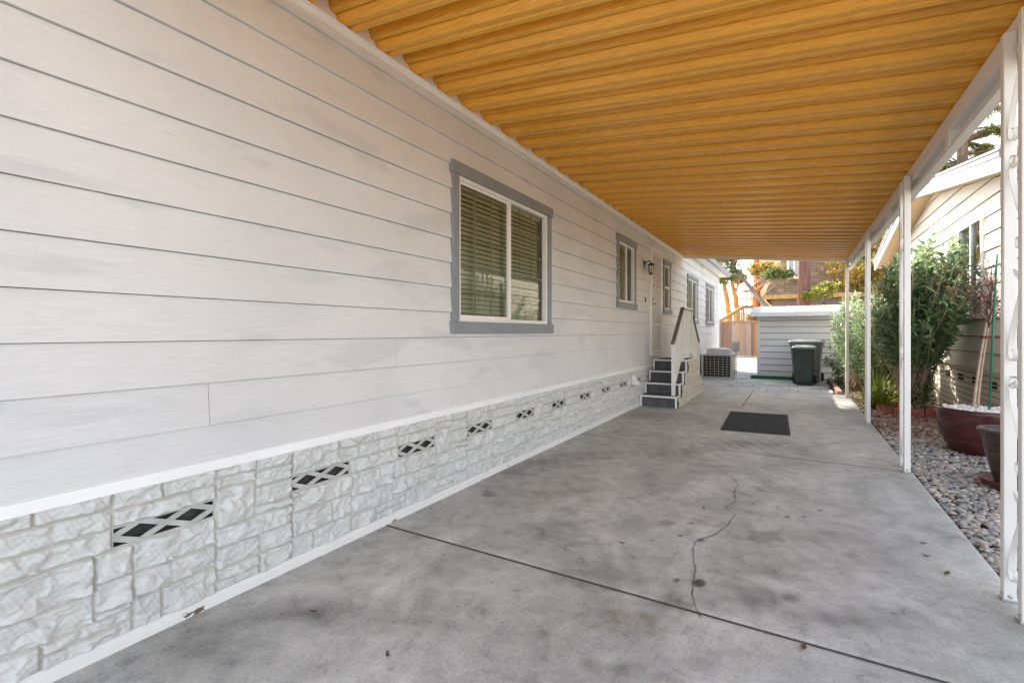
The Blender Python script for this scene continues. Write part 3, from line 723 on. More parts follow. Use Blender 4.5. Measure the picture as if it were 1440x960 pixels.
# post pairs with scrollwork
def scroll(y0, y1, z, h, sgn):
    m = MB(); w = y1-y0; cx = .903; yc = (y0+y1)/2; pts = []
    # S scroll: curl, long sweep, curl
    for i in range(13): th = -math.pi*1.5*(1-i/12); r = .016+.030*(i/12); pts.append((cx, yc+sgn*(w/2-.052)-sgn*r*math.cos(th)*1.0, z+h-.06+r*math.sin(th)))
    for i in range(1, 12): t = i/12; pts.append((cx, yc+sgn*(w/2-.006)*math.cos(math.pi*t)*1.0 if True else 0, z+h-.06-(h-.12)*t))
    for i in range(13): th = math.pi*1.5*i/12; r = .046-.030*(i/12); pts.append((cx, yc-sgn*(w/2-.052)-sgn*r*math.cos(th)*1.0, z+.06-r*math.sin(th)))
    vs = []; fs = []
    for i, p in enumerate(pts):
        a = Vector(pts[max(0, i-1)]); b = Vector(pts[min(len(pts)-1, i+1)]); t = (b-a).normalized(); nrm = Vector((0, -t.z, t.y))*.0022
        q = Vector(p); X = Vector((.011, 0, 0))
        vs += [q-X-nrm, q+X-nrm, q+X+nrm, q-X+nrm]
        if i: o = 4*i; fs += [(o-4+k, o-4+(k+1) % 4, o+(k+1) % 4, o+k) for k in range(4)]
    m.add(vs, fs, False); return m
pw = .024
def post_mesh(y):
    m = MB(); m.box(.903-pw, .903+pw, y-pw, y+pw, .0, 2.79)
    return m
PAIRS = [(3.065, 3.285), (5.80, 6.02), (8.60, 8.78), (11.88, 12.04)]
for i, (a, b) in enumerate(PAIRS):
    for j, y in enumerate((a, b)):
        po = P('post', post_mesh(y), M['whitemetal'], .004)
        ft = MB(); ft.box(.903-pw-.006, .903+pw+.006, y-pw-.006, y+pw+.006, .004, .012); ft.tube([(.903-pw-.002, y, .03), (.903-pw-.006, y, .03)], .007, 8); ft.tube([(.903, y-pw-.001, .028), (.903, y-pw-.006, .028)], .008, 8)
        fo = ft.build('foot_plate', M['steel'], po)
    if i < 2:
        h = .52
        for q in range(5): P('scrollwork', scroll(a+pw, b-pw, .10+q*.53, h, 1 if q % 2 else -1), M['whitemetal'])

# ================================================================== ENTRY STEPS
steps = empty('entry_steps', (-2.1, 9.9, 0), 'charcoal double-sided entry steps with white edging in front of the caged door', 'steps')
def E(name, mb, mat, bev=0, parent=steps):
    o = mb.build(name, mat, None, bev); o.parent = parent
    o.matrix_parent_inverse = Matrix.Translation(-Vector(steps.location)) if parent is steps else Matrix.Identity(4)
    return o
SX0, SX1 = WX+.04, -1.755; rise = .1985
fronts = [8.60, 8.90, 9.20, 9.50]; backs = [11.30, 11.0, 10.72, 10.42]
for i in range(4):
    z1 = rise*(i+1); yf, yb = fronts[i], backs[i]
    st = E('tread', MB().box(SX0, SX1-.02, yf+.012, yb-.012, rise*i+.001 if i else .002, z1-.004), M['dark_grey'], .003)
    for y_, s_ in ((yf, 1), (yb, -1)):
        ns = MB()
        ya, yb2 = sorted((y_-.008*s_, y_+.030*s_)); ns.box(SX0, SX1-.015, ya, yb2, z1-.030, z1)
        ya, yb2 = sorted((y_-.002*s_, y_+.014*s_)); ns.box(SX0, SX0+.03, ya, yb2, rise*i+.002, z1-.030); ns.box(SX1-.05, SX1-.015, ya, yb2, rise*i+.002, z1-.030)
        if s_ > 0: ns.box(SX1-.045, SX1-.012, yf+.030, (fronts[i+1] if i < 3 else yb-.03), z1-.028, z1+.001)
        ns.build('nosing', M['white'], st, .002)
# stepped rock-face side panel
L = backs[0]-fronts[0]
st2 = []
rr = random.Random(4); z = 0
for hh in (.12, .09, .11, .10, .12, .09, .13):
    x = -rr.uniform(0, .2)
    while x < L:
        w = rr.uniform(.14, .42); st2.append((max(x, 0), min(x+w, L), z, z+hh)); x += w
    z += hh
xs2, zs2, H2, J2 = rock_height(st2, L, .765, .0085, 5)
def keepf(X, Z):
    y = X+fronts[0]; top = np.zeros_like(X)
    for i in range(4): top = np.where((y > fronts[i]+.01) & (y < backs[i]-.01), rise*(i+1)-.030, top)
    return Z < top
sp = rock_sheet('side_panel', lambda s, o, z: (SX1-.012+o*.8, s+fronts[0], z+.001), xs2, zs2, H2, J2, M['rock_cream'], steps, keep=keepf)
sp.matrix_parent_inverse = Matrix.Translation(-Vector(steps.location))
E('side_core', MB().box(SX1-.019, SX1-.0135, fronts[3]+.1, backs[3]-.1, .002, .7), M['rock_cream'])
# white picket rail
RXp = -1.86
rl = MB()
def zt(y):
    if y < 9.52: return 1.13+(y-8.74)*(1.755-1.13)/(9.52-8.74)
    if y > 10.36: return 1.755-(y-10.36)*(1.755-1.10)/(11.22-10.36)
    return 1.76
def zb_(y):
    for i in (3, 2, 1, 0):
        if fronts[i] < y < backs[i]: return rise*(i+1)
    return 0
rl.box(RXp-.03, RXp+.03, 8.71, 8.77, rise+.001, 1.12); rl.box(RXp-.03, RXp+.03, 11.19, 11.25, rise+.001, 1.10)
for y in (9.53, 10.38): rl.box(RXp-.03, RXp+.03, y-.03, y+.03, 4*rise+.001, 1.75)
y = 8.83
while y < 11.17:
    if abs(y-9.53) > .05 and abs(y-10.38) > .05:
        slope_low = zt(y)-.80 if (y < 9.5 or y > 10.4) else .90
        rl.box(RXp-.009, RXp+.009, y-.021, y+.021, slope_low, zt(y)-.01)
    y += .085
for (p, q) in (((8.77, .38), (9.50, .97)), ((9.56, .93), (10.35, .93)), ((10.41, .95), (11.19, .36))):
    rl.bar((RXp, p[0], p[1]), (RXp, q[0], q[1]), .04, .06)
rail = E('railing', rl, M['white'], .002)
for q in (((RXp, 8.68, 1.115), (RXp, 9.55, 1.79)), ((RXp, 10.34, 1.79), (RXp, 11.28, 1.085))): MB().bar(q[0], q[1], .065, .035).build('handrail', M['brown'], rail, .006)
hw = MB(); hw.box(RXp-.045, RXp+.045, 9.535, 10.36, 1.765, 1.80)
hw.build('top_rail', M['white'], rail, .006)

# ================================================================== WALL FIXTURES
lamp = empty('wall_lantern', (WX+.02, 8.97, 2.56), 'black carriage lantern on the white siding left of the door', 'wall lamp')
lm = MB(); lm.lathe([(.0, .0), (.055, 0), (.055, .012), (.03, .02), (0, .02)], n=20)
bpm = MB(); 
for p in lm.v: bpm.v.append((p[2], p[0]*.9, p[1]*1.5+.05))
bpm.f = lm.f; bpm.sm = lm.sm; bpm.build('back_plate', M['black'], lamp)
MB().tube([(.012, 0, .06), (.07, 0, .09), (.13, 0, .10), (.15, 0, .07), (.15, 0, .03)], [.014, .012, .011, .012, .014], 8).build('bracket', M['black'], lamp)
ct = MB(); ct.lathe([(.0, .075), (.015, .07), (.02, .05), (.07, .03), (.085, .0), (.08, -.01), (0, -.01)], (.15, 0, .0), 6, False); ct.lathe([(.0, -.225), (.02, -.22), (.05, -.19), (.05, -.18), (0, -.18)], (.15, 0, 0), 6, False)
for k_ in range(6): th = math.pi*2*k_/6; ct.bar((.15+.066*math.cos(th), .066*math.sin(th), -.01), (.15+.047*math.cos(th), .047*math.sin(th), -.185), .009, .009)
ct.build('cage', M['black'], lamp)
g = MB(); g.lathe([(.060, -.012), (.042, -.178)], (.15, 0, 0), 6, False); g.build('glass', M['lens'], lamp)
db = MB(); db.box(0, .018, -.022, .022, -.045, .045); db.box(.018, .023, -.009, .009, -.012, .010)
tag(db.build('doorbell', M['brown'], None, .003, loc=(WX+.014, 9.02, 1.93)), 'small tan doorbell button on the siding below the lantern', 'doorbell')
dv = MB(); dv.add([(0, -.07, -.08), (0, .07, -.08), (0, .07, .09), (0, -.07, .09), (.10, -.075, -.085), (.10, .075, -.085)], [(3, 2, 5, 4), (0, 3, 4), (1, 5, 2), (0, 4, 5, 1)])
tag(dv.build('dryer_vent_hood', M['trimwhite'], loc=(WX+.03, 8.22, .50)), 'small white wedge-shaped vent hood on the skirting near the steps', 'vent hood')

lamp.scale = (.8, .8, .8)
# ================================================================== AC UNIT
ac = empty('air_conditioner', (-1.93, 15.0, 0), 'square grey condenser unit with wire grille standing beside the house wall', 'air conditioner')
ax, ay, az = .38, .38, .66
cs = MB(); cs.box(-ax+.03, ax-.03, -ay+.03, ay-.03, .05, az-.02); cs.build('coil', M['dark'], ac)
cs = MB()
for sx in (-1, 1):
    for sy in (-1, 1): cs.box(sx*ax-.022, sx*ax+.022, sy*ay-.022, sy*ay+.022, .0, az)
cs.box(-ax-.02, ax+.02, -ay-.02, ay+.02, 0.001, .05)
cs.build('frame', M['acgrey'], ac, .004)
gr = MB()
for i in range(1, 7): 
    x = -ax+2*ax*i/7
    for sy in (-1, 1): gr.tube([(x, sy*(ay+.008), .05), (x, sy*(ay+.008), az)], .004, 5); gr.tube([(sy*(ax+.008), x, .05), (sy*(ax+.008), x, az)], .004, 5)
for i in range(0, 9):
    z = .07+(az-.10)*i/8
    gr.tube([(-ax, -ay-.010, z), (ax, -ay-.010, z)], .004, 5); gr.tube([(ax+.010, -ay, z), (ax+.010, ay, z)], .004, 5); gr.tube([(-ax-.010, -ay, z), (-ax-.010, ay, z)], .004, 5)
gr.build('wire_grille', M['wire'], ac)
tp = MB(); tp.box(-ax-.03, ax+.03, -ay-.03, ay+.03, az+.001, az+.035); tp.box(-ax+.10, ax-.06, -ay+.06, ay-.06, az+.035, az+.17)
tp.build('top_cover', M['acgrey'], ac, .008)
tp = MB(); tp.lathe([(.30, .175), (.30, .19), (.29, .195), (.05, .21), (.0, .21)], (.02, 0, az), 24)
tp.build('fan_guard', M['steel'], ac)
eb = empty('disconnect_box', (-1.62, 16.6, 0), 'small blue grey electrical box on a short pipe behind the condenser', 'electrical box')
MB().tube([(0, 0, -.02), (0, 0, .72)], .02, 8).build('pipe', M['steel'], eb)
bx = MB(); bx.box(-.10, .10, -.06, .06, .72, 1.02); bx.build('box', M['gutter_grey'], eb, .01)
bx = MB(); bx.box(-.085, .085, -.075, -.06, .74, 1.0); bx.build('cover', M['gutter_grey'], eb, .004)

# ================================================================== SHED
shed = empty('storage_shed', (.06, 17, 0), 'low pale blue lap-sided shed with white metal roof behind the bins', 'shed')
def H(name, mb, mat, bev=0):
    o = mb.build(name, mat, None, bev); o.parent = shed; o.matrix_parent_inverse = Matrix.Translation(-Vector(shed.location)); return o
sx0, sx1, sy0, sy1, sz = -.98, 1.28, 15.85, 18.2, 1.86
H('siding', lap(lambda s, o, z: (s, sy0-o, z), sx0+.07, sx1-.07, .02, sz, .02, .183, thick=.02, gap=.014), M['blue_siding'])
ws = MB(); ws.box(sx0, sx0+.03, sy0+.02, sy1, 0, sz); ws.box(sx1-.03, sx1, sy0+.02, sy1, 0, sz); ws.box(sx0+.03, sx1-.03, sy1-.03, sy1, 0, sz); H('wall', ws, M['blue_siding'])
H('shadow_backing', MB().box(sx0+.03, sx1-.03, sy0+.014, sy0+.03, 0, sz), M['dark'])  # near-black sheet stands in for shade between the shed boards
for q in ((sx0-.005, sx0+.075), (sx1-.075, sx1+.005)): H('corner_trim', MB().box(q[0], q[1], sy0-.034, sy0+.012, 0, sz), M['blue_siding'], .003)
rf = MB(); e0 = sx0-.17; e1 = sx1+.17
def rz_(y): return sz+.02+(y-sy0+.3)*.17
rf.prism([(sy0-.30, rz_(sy0-.3)), (sy0+1.1, rz_(sy0+1.1)), (sy1+.2, rz_(sy0+1.1)-.15), (sy1+.2, rz_(sy0+1.1)-.22), (sy0+1.1, rz_(sy0+1.1)-.07), (sy0-.28, rz_(sy0-.3)-.05)], e0, e1, 'x')
H('roof', rf, M['tin'])
rs = MB()
for x in np.arange(e0+.05, e1, .30): rs.bar((x, sy0-.29, rz_(sy0-.3)+.006), (x, sy0+1.1, rz_(sy0+1.1)+.006), .03, .014)
H('roof_rib', rs, M['tin'])
H('fascia', MB().box(e0, e1, sy0-.325, sy0-.30, rz_(sy0-.3)-.11, rz_(sy0-.3)+.012), M['blue_siding'], .003)
H('soffit', MB().box(e0, e1, sy0-.30, sy0-.013, sz+.001, sz+.014), M['blue_siding'])

# turf strip
tf = MB(); tf.box(-1.12, .36, 15.34, 15.80, -.004, .028)
turf = tag(tf.build('turf_strip', M['turf_base']), 'bright green strip of artificial turf along the foot of the shed', 'turf')
V = []; F = []
for i in range(5200):
    x, y = rng.uniform(-1.12, .36), rng.uniform(15.34, 15.80); a = rng.uniform(0, 6.28); h = rng.uniform(.02, .05)
    b = len(V); V += [(x-.006*math.cos(a), y-.006*math.sin(a), .027), (x+.006*math.cos(a), y+.006*math.sin(a), .027), (x+rng.uniform(-.015, .015), y+rng.uniform(-.015, .015), .027+h)]; F.append((b, b+1, b+2))
tb = npmesh('turf_pile', V, F, M['turf'], turf, False); tb['kind'] = 'stuff'

# ================================================================== BINS
def rrect(w, d, r, z, n=5, oy=0):
    P_ = []
    for cx, cy, a0 in ((w/2-r, d/2-r, 0), (-w/2+r, d/2-r, 90), (-w/2+r, -d/2+r, 180), (w/2-r, -d/2+r, 270)):
        for k in range(n+1): th = R(a0+90*k/n); P_.append((cx+r*math.cos(th), cy+r*math.sin(th)+oy, z))
    return P_
def wheelie(name, loc, w, d, h, bm_, lm_, label, rz):
    o = empty(name, loc, label, 'wheelie bin', None, rz)
    b = MB(); b.loft([rrect(w*.76, d*.70, .04, .03), rrect(w*.78, d*.74, .045, .12), rrect(w*.86, d*.88, .05, h*.55), rrect(w*.93, d*.97, .05, h*.86), rrect(w*.94, d*.98, .05, h*.865), rrect(w*1.0, d*1.03, .05, h*.868), rrect(w*1.0, d*1.03, .05, h*.91), rrect(w*.96, d, .05, h*.915)], True)
    b.box(-w*.30, w*.30, -d*.46, -d*.37, h*.74, h*.80)
    bo = b.build('body', bm_, o)
    l = MB(); l.loft([rrect(w*1.04, d*1.08, .055, h*.918), rrect(w*1.05, d*1.09, .055, h*.945), rrect(w*.98, d*1.0, .06, h*.975), rrect(w*.70, d*.68, .08, h*1.0)], True); l.tube([(-w*.40, d*.56, h*.90), (w*.40, d*.56, h*.90)], .018, 8)
    l.build('lid', lm_, o, .004)
    hb_ = MB(); hb_.tube([(-w*.38, d*.50, h*.88), (-w*.38, d*.64, h*.90), (w*.38, d*.64, h*.90), (w*.38, d*.50, h*.88)], .016, 8); hb_.build('handle', lm_, o)
    for s_ in (-1, 1):
        wl = MB(); pr = [(.0, -.028), (.03, -.03), (.085, -.03), (.112, -.022), (.118, 0), (.112, .022), (.085, .03), (.03, .03), (0, .028)]
        q = MB(); q.lathe(pr, n=20); wl.v = [(p[2]+s_*w*.45, p[0]+d*.36, p[1]+.12) for p in q.v]; wl.f = q.f; wl.sm = q.sm
        wl.build('wheel', M['rubber'], o)
    return o
wheelie('wheelie_bin', (.175, 14.15, 0), .50, .52, .99, M['bin_green'], M['bin_lid'], 'smaller dark green wheelie bin with faded lid, in front of the grey one', R(-4))
wheelie('wheelie_bin', (.25, 15.02, 0), .74, .78, 1.13, M['bin_grey'], M['bin_grey'], 'larger grey wheelie bin standing against the shed behind the green one', R(-6))

# ================================================================== DOORMAT, LEAVES
mt = MB(); 
A, B_, C_, D_ = at_z(1013, 604.5), at_z(1112, 612.5), at_z(1108, 584), at_z(1027, 579)
nx_, ny_ = 14, 2
mt.prism([(A.x, A.y), (B_.x, B_.y), (C_.x, C_.y), (D_.x, D_.y)], .003, .011, 'z')
mato = tag(mt.build('doormat', M['mat'], bev=.003), 'black ribbed rubber mat lying flat on the concrete drive', 'mat')
rb = MB()
for i in range(1, 60):
    f = i/60; p = A.lerp(D_, f); q = B_.lerp(C_, f); p2 = p.lerp(q, .03); q2 = q.lerp(p, .03); rb.bar((p2.x, p2.y, .0125), (q2.x, q2.y, .0125), .012, .006)
rb.build('rib', M['mat'], mato)['kind'] = 'stuff'
mleaf = M['deadleaf']
def leaf_mesh(seed, L, Wd):
    r = random.Random(seed); n = 7; vs = []; fs = []
    for i in range(n):
        t = i/(n-1); w = Wd*math.sin(math.pi*min(.98, max(.02, t**.8)))*.5; x = (t-.5)*L; z = .007+.008*(2*t-1)**2+r.uniform(0, .004)
        c = .012*(t-.5)
        vs += [(x, -w+c, z+w*.3), (x, c, z-.003), (x, w+c, z+w*.2)]
        if i: o = 3*i; fs += [(o-3, o-2, o+1, o), (o-2, o-1, o+2, o+1)]
    return MB().add(vs, fs, True)
LV = [(875, 765, .05, 'curled orange brown leaf beside the short scratch on the slab'), (1130, 912, .07, 'tan crumpled leaf on the slab near the bottom right joint'), (1302, 783, .05, 'rust red dry leaf on concrete towards the nearest post'), (1331, 808, .07, 'olive brown crumpled leaf nearest to the white scrolled post'), (545, 923, .05, 'rust brown leaf on the bare concrete at bottom centre'), (440, 862, .05, 'brown curled leaf close to the skirting at lower left'), (990, 716, .05, 'pale tan leaf beside the zigzag crack'), (1298, 765, .04, 'tiny dark leaf between the stained slab and the pebbles')]
for i, (u, v, L_, lab) in enumerate(LV):
    p = at_z(u, v); o = leaf_mesh(i, L_*.8, L_*.36).build('dead_leaf', M['deadleaf'], loc=(p.x, p.y, 0), fix=False); o.rotation_euler.z = i*1.3
    tag(o, lab, 'leaf', 'dead leaves on the drive')

# ================================================================== GRAVEL BED
tag(MB().add([(.955, -2, -.045), (2.6, -2, -.045), (2.6, 19, -.045), (.955, 19, -.045)], [(0, 1, 2, 3)]).build('planting_bed', M['soil']), kind='structure')
def ico():
    import bmesh
    b = bmesh.new(); bmesh.ops.create_icosphere(b, subdivisions=2, radius=1); b.verts.ensure_lookup_table()
    v = np.array([x.co[:] for x in b.verts]); f = np.array([[q.index for q in fc.verts] for fc in b.faces]); b.free(); return v, f
IV, IF = ico()
def scatter(name, n, area, size, zr_, mat, flat=(.45, .75), parent=None, accept=None, smooth=True, rough=.0):
    V = []; F = []
    x = rng.uniform(area[0], area[1], n); y = rng.uniform(area[2], area[3], n)
    for i in range(n):
        if accept is not None and not accept(x[i], y[i]): continue
        s = rng.uniform(*size); e = np.array([s*rng.uniform(.8, 1.5), s*rng.uniform(.75, 1.05), s*rng.uniform(*flat)])
        v = IV*e
        v = v*(1+.16*np.sin(IV[:, [1]]*2.3+rng.uniform(0, 6))+.12*np.sin(IV[:, [0]]*3+rng.uniform(0, 6)))
        if rough: v = v*(1+rng.uniform(-rough, rough, (len(IV), 1)))
        a = rng.uniform(0, 6.28); t = rng.normal(0, .28); c, s_ = math.cos(a), math.sin(a); ct_, st_ = math.cos(t), math.sin(t)
        v = v @ np.array([[1, 0, 0], [0, ct_, -st_], [0, st_, ct_]]).T @ np.array([[c, -s_, 0], [s_, c, 0], [0, 0, 1]]).T
        v = v + np.array([x[i], y[i], rng.uniform(*zr_)+e[2]*.3])
        F.append(IF+len(V)*len(IV)); V.append(v)
    o = npmesh(name, np.vstack(V), np.vstack(F), mat, parent, smooth)
    return o
tag(scatter('river_pebbles', 8600, (.975, 2.22, 2.6, 7.95), (.012, .025), (-.042, -.018), M['pebble']), 'loose grey river pebbles bedded between the drive and the neighbour wall', 'pebbles', kind='stuff')
tag(scatter('bark_mulch', 5200, (.975, 2.22, 7.6, 15.6), (.010, .024), (-.045, -.025), M['bark_chip'], (.4, .8), smooth=False, rough=.12), 'brown mulch and gravel under the oleander', 'mulch', kind='stuff')
# thin edging pipes
for (pa, pb, lab) in (((1279, 648), (1403, 660), 'thin pale edging pipe across the pebbles, nearer of two'), ((1246, 614), (1335, 618), 'thin pale edging pipe across the pebbles by the red pot')):
    a = at_z(*pa); b = at_z(*pb); 
    tag(MB().tube([(.97, a.y, -.005), (2.2, a.y-.12, -.008)], .010, 8).build('edging_pipe', M['pipe']), lab, 'edging')
e = at_z(1170, 531); f = at_z(1194, 556)
MBx = MB(); MBx.bar((.80, 12.25, .02), (.80, 15.8, .02), .09, .11)
tag(MBx.build('timber_edging', M['wood_edge'], bev=.008), 'reddish timber edging beside the pavers by the farthest post', 'edging')
MBx = MB(); MBx.bar((1.0, 8.95, .0), (2.2, 8.75, .0), .05, .06)
tag(MBx.build('timber_edging', M['wood_edge'], bev=.006), 'weathered timber edging lying across the mulch before the terracotta ring', 'edging')
OC = Vector((1.66, 10.35, 0))
rg = MB(); n = 40
for k in range(14):
    t0, t1 = 2*math.pi*k/14+.02, 2*math.pi*(k+1)/14-.02; rings = []
    for i in range(4):
        th = t0+(t1-t0)*i/3; rings.append([(OC.x+r_*math.cos(th), OC.y+r_*math.sin(th), z_) for r_, z_ in ((.40, -.05), (.40, .085), (.43, .10), (.47, .085), (.48, -.05))])
    rg.loft(rings)
tag(rg.build('planter_ring', M['brick'], bev=.006), 'low round ring of terracotta edging blocks around the oleander stem', 'planter edging')

# ================================================================== PLANTS
def leaf_arrays(P_, D, Nn, L, Wd, droop=.15):
    """lance-shaped folded leaves; arrays (n,3)"""
    P_ = np.asarray(P_); D = np.asarray(D); D = D/np.linalg.norm(D, axis=1, keepdims=True)
    Sd = np.cross(D, Nn); Sd = Sd/np.maximum(np.linalg.norm(Sd, axis=1, keepdims=True), 1e-6); U = np.cross(Sd, D)
    L = np.asarray(L)[:, None]; Wd = np.asarray(Wd)[:, None]
    dz = np.array([[0, 0, -1.]])*L*droop
    b = P_; m1 = P_+D*L*.38+dz*.10; m2 = P_+D*L*.72+dz*.45; tip = P_+D*L+dz
    V = np.stack([b, m1-Sd*Wd*.5+U*Wd*.12, m1, m1+Sd*Wd*.5+U*Wd*.12, m2-Sd*Wd*.4+U*Wd*.08, m2, m2+Sd*Wd*.4+U*Wd*.08, tip], 1)
    n = len(b); base = (np.arange(n)*8)[:, None, None]
    F = np.array([[0, 2, 1], [0, 3, 2], [1, 2, 5], [1, 5, 4], [2, 3, 6], [2, 6, 5], [4, 5, 7], [5, 6, 7]])[None]+base
    return V.reshape(-1, 3), F.reshape(-1, 3)
def stems(base, crown, n, rad, spread_r, r):
    """branching stems from base towards random points of crown ellipsoids; returns list of polylines"""
    out = []
    for i in range(n):
        c, e = crown[r.integers(len(crown))]
        th, ph = r.uniform(0, 2*math.pi), math.acos(r.uniform(-1, 1)); q = r.uniform(.55, 1.0)**.6
        tip = np.array(c)+np.array(e)*q*np.array([math.sin(ph)*math.cos(th), math.sin(ph)*math.sin(th), math.cos(ph)])
        b = np.array(base)+np.array([r.normal(0, spread_r), r.normal(0, spread_r), 0]); m = b*.45+tip*.55+np.array([0, 0, .18*np.linalg.norm(tip-b)*.4])+r.normal(0, .05, 3)
        pts = []
        for t in np.linspace(0, 1, 6): pts.append((1-t)**2*b+2*t*(1-t)*m+t*t*tip)
        out.append(pts)
    return out
def shrub(name, base, crown, nst, lps, L, Wd, mat, label, cat, bark, seed, srad=.012, start=.4, spread=.06, up=.5, group=None, trunk=None):
    r = np.random.default_rng(seed); o = empty(name, tuple(base), label, cat, group); B = np.array(base)
    st = stems(np.zeros(3), [(np.array(c)-B, e) for c, e in crown], nst, srad, spread, r)
    mb = MB()
    for p in st: mb.tube(p, list(np.linspace(srad, srad*.3, len(p))), 5)
    if trunk:
        for tp_, rd in trunk: mb.tube([np.array(q)-B for q in tp_], list(np.linspace(rd, rd*.6, len(tp_))), 8)
    mb.build('stem', bark, o)
    Ps = []; Ds = []; Ls = []
    for p in st:
        p = np.array(p)
        for k in range(lps):
            t = start+(1-start)*(k+r.uniform(0, 1))/lps; x = t*(len(p)-1); i = min(int(x), len(p)-2); q = p[i]+(p[i+1]-p[i])*(x-i); ax_ = p[i+1]-p[i]; ax_ = ax_/np.linalg.norm(ax_)
            for w in range(3):
                d = r.normal(0, 1, 3); d -= ax_*d.dot(ax_); d /= np.linalg.norm(d); d = d+ax_*r.uniform(.35, 1.2)+np.array([0, 0, up*r.uniform(-.3, .8)])
                Ps.append(q+r.normal(0, .012, 3)); Ds.append(d); Ls.append(L*r.uniform(.6, 1.2))
    Nn = r.normal(0, .5, (len(Ps), 3))+np.array([0, 0, 1.])
    Ls = np.array(Ls); V, F = leaf_arrays(Ps, Ds, Nn, Ls, Ls*Wd, .2)
    npmesh('foliage', V, F, mat, o, False); return o
# near oleander (multi-stem small tree)
shrub('oleander', OC, [((1.66, 10.1, 1.85), (.58, .9, .75)), ((1.82, 9.5, 2.2), (.40, .5, .62)), ((1.48, 10.9, 1.65), (.5, .7, .75)), ((1.62, 10.2, 2.3), (.42, .6, .42)), ((1.74, 9.4, 1.5), (.42, .45, .40)), ((1.5, 9.9, 1.5), (.35, .5, .4)), ((1.92, 9.15, 1.95), (.28, .38, .5)), ((1.9, 9.5, 2.45), (.28, .4, .38))], 340, 14, .155, .19, M['oleander'],
      'tall dense green oleander rising from the terracotta ring', 'shrub', M['bark_pale'], 21, .012, .5, .05, .4,
      trunk=[([(1.66, 10.35, -.03), (1.68, 10.3, .4), (1.72, 10.2, 1.0), (1.75, 10.0, 1.5)], .035), ([(1.70, 10.37, -.03), (1.75, 10.35, .5), (1.66, 10.3, 1.1), (1.6, 10.3, 1.6)], .028), ([(1.62, 10.33, -.03), (1.58, 10.38, .5), (1.52, 10.5, 1.1)], .024)])
shrub('drooping_shrub', (1.72, 10.12, 0), [((1.74, 10.0, .75), (.20, .22, .55)), ((1.62, 10.2, .6), (.16, .18, .45))], 40, 10, .13, .16, M['oleander2'], 'slender drooping green stems hanging at the foot of the oleander', 'shrub', M['bark_pale'], 22, .008, .2, .06, -.5)
shrub('oleander', (1.30, 13.6, 0), [((1.30, 13.5, 1.35), (.55, 1.1, .75)), ((1.15, 14.5, 1.5), (.50, .8, .70)), ((1.35, 12.9, 1.0), (.5, .6, .75)), ((1.35, 14.0, 2.0), (.45, .8, .35)), ((1.0, 14.9, .75), (.4, .5, .6))], 300, 13, .15, .16, M['oleander'], 'wide grey green oleander beside the shed, behind the two far posts', 'shrub', M['bark_pale'], 23, .012, .35, .12, .5)
shrub('oleander', (1.55, 12.0, 0), [((1.45, 11.9, .9), (.40, .7, .75)), ((1.5, 12.0, 1.5), (.40, .6, .5))], 130, 13, .14, .17, M['oleander2'], 'yellow green young oleander between the two taller ones', 'shrub', M['bark_pale'], 24, .010, .25, .10, .5)
def strap_plant(name, base, n, L, label, seed, mat):
    r = np.random.default_rng(seed); V = []; F = []
    for i in range(n):
        a = r.uniform(0, 6.28); e = r.uniform(.5, 1.45); l = L*r.uniform(.6, 1.15); w = .028*r.uniform(.7, 1.2); d = np.array([math.cos(a), math.sin(a), 0]); sd = np.array([-d[1], d[0], 0]); o = r.normal(0, .07, 3)*[1, 1, 0]
        b = len(V)
        for k in range(6):
            t = k/5; p = o+d*l*math.cos(e)*t+np.array([0, 0, l*(math.sin(e)*t-.35*t*t*math.cos(e)*1.4)]); ww = w*(1-t**2.5)+.002
            V += [p-sd*ww/2, p+sd*ww/2]
            if k: F.append((b+2*k-2, b+2*k-1, b+2*k+1, b+2*k))
    o = npmesh(name, V, F, mat, None, True, loc=base); return tag(o, label, 'plant')
strap_plant('lily_clump', (1.24, 10.55, -.02), 150, .85, 'yellow green strap-leaved clump by the second farthest post', 31, M['strap'])
strap_plant('lily_clump', (1.05, 15.2, -.02), 90, .55, 'dark green strappy clump at the right corner of the shed', 32, M['oleander'])
strap_plant('lily_clump', (1.5, 11.3, -.02), 80, .6, 'low green strappy clump behind the terracotta ring', 33, M['strap'])

# big red pot with white pebbles, sapling and stake
RP = Vector((1.80, 7.25, -.02))
pot = empty('glazed_pot', RP, 'wide oxblood glazed bowl pot topped with white pebbles', 'plant pot')
pb = MB(); pb.lathe([(.0, 0), (.27, 0), (.29, .02), (.345, .12), (.385, .26), (.405, .40), (.41, .47), (.405, .495), (.385, .50), (.372, .485), (.372, .44), (0, .44)], n=56)
pb.build('body', M['redpot'], pot)
w = scatter('pebble_topping', 900, (-.37, .37, -.37, .37), (.016, .030), (.445, .475), M['white_pebble'], (.6, .9), pot, accept=lambda x, y: x*x+y*y < .345**2); w['kind'] = 'stuff'
sap = empty('potted_sapling', RP+Vector((-.06, .05, .44)), 'bare two-stemmed sapling with red buds in the oxblood pot', 'sapling')
def bez(a, b, c, n=8): return [Vector(a)*(1-t)**2+Vector(b)*(2*t*(1-t))+Vector(c)*(t*t) for t in map(float, np.linspace(0, 1, n))]
sm_ = MB(); sm_.tube(bez((-.02, 0, 0), (.03, .02, .6), (.14, .0, 1.35)), list(np.linspace(.016, .008, 8)), 8); sm_.tube(bez((.02, .02, 0), (.05, .02, .6), (.165, .02, 1.30)), list(np.linspace(.012, .006, 8)), 8)
sm_.build('trunk', M['bark_pale'], sap)
tw = MB(); r = random.Random(8); tips = []
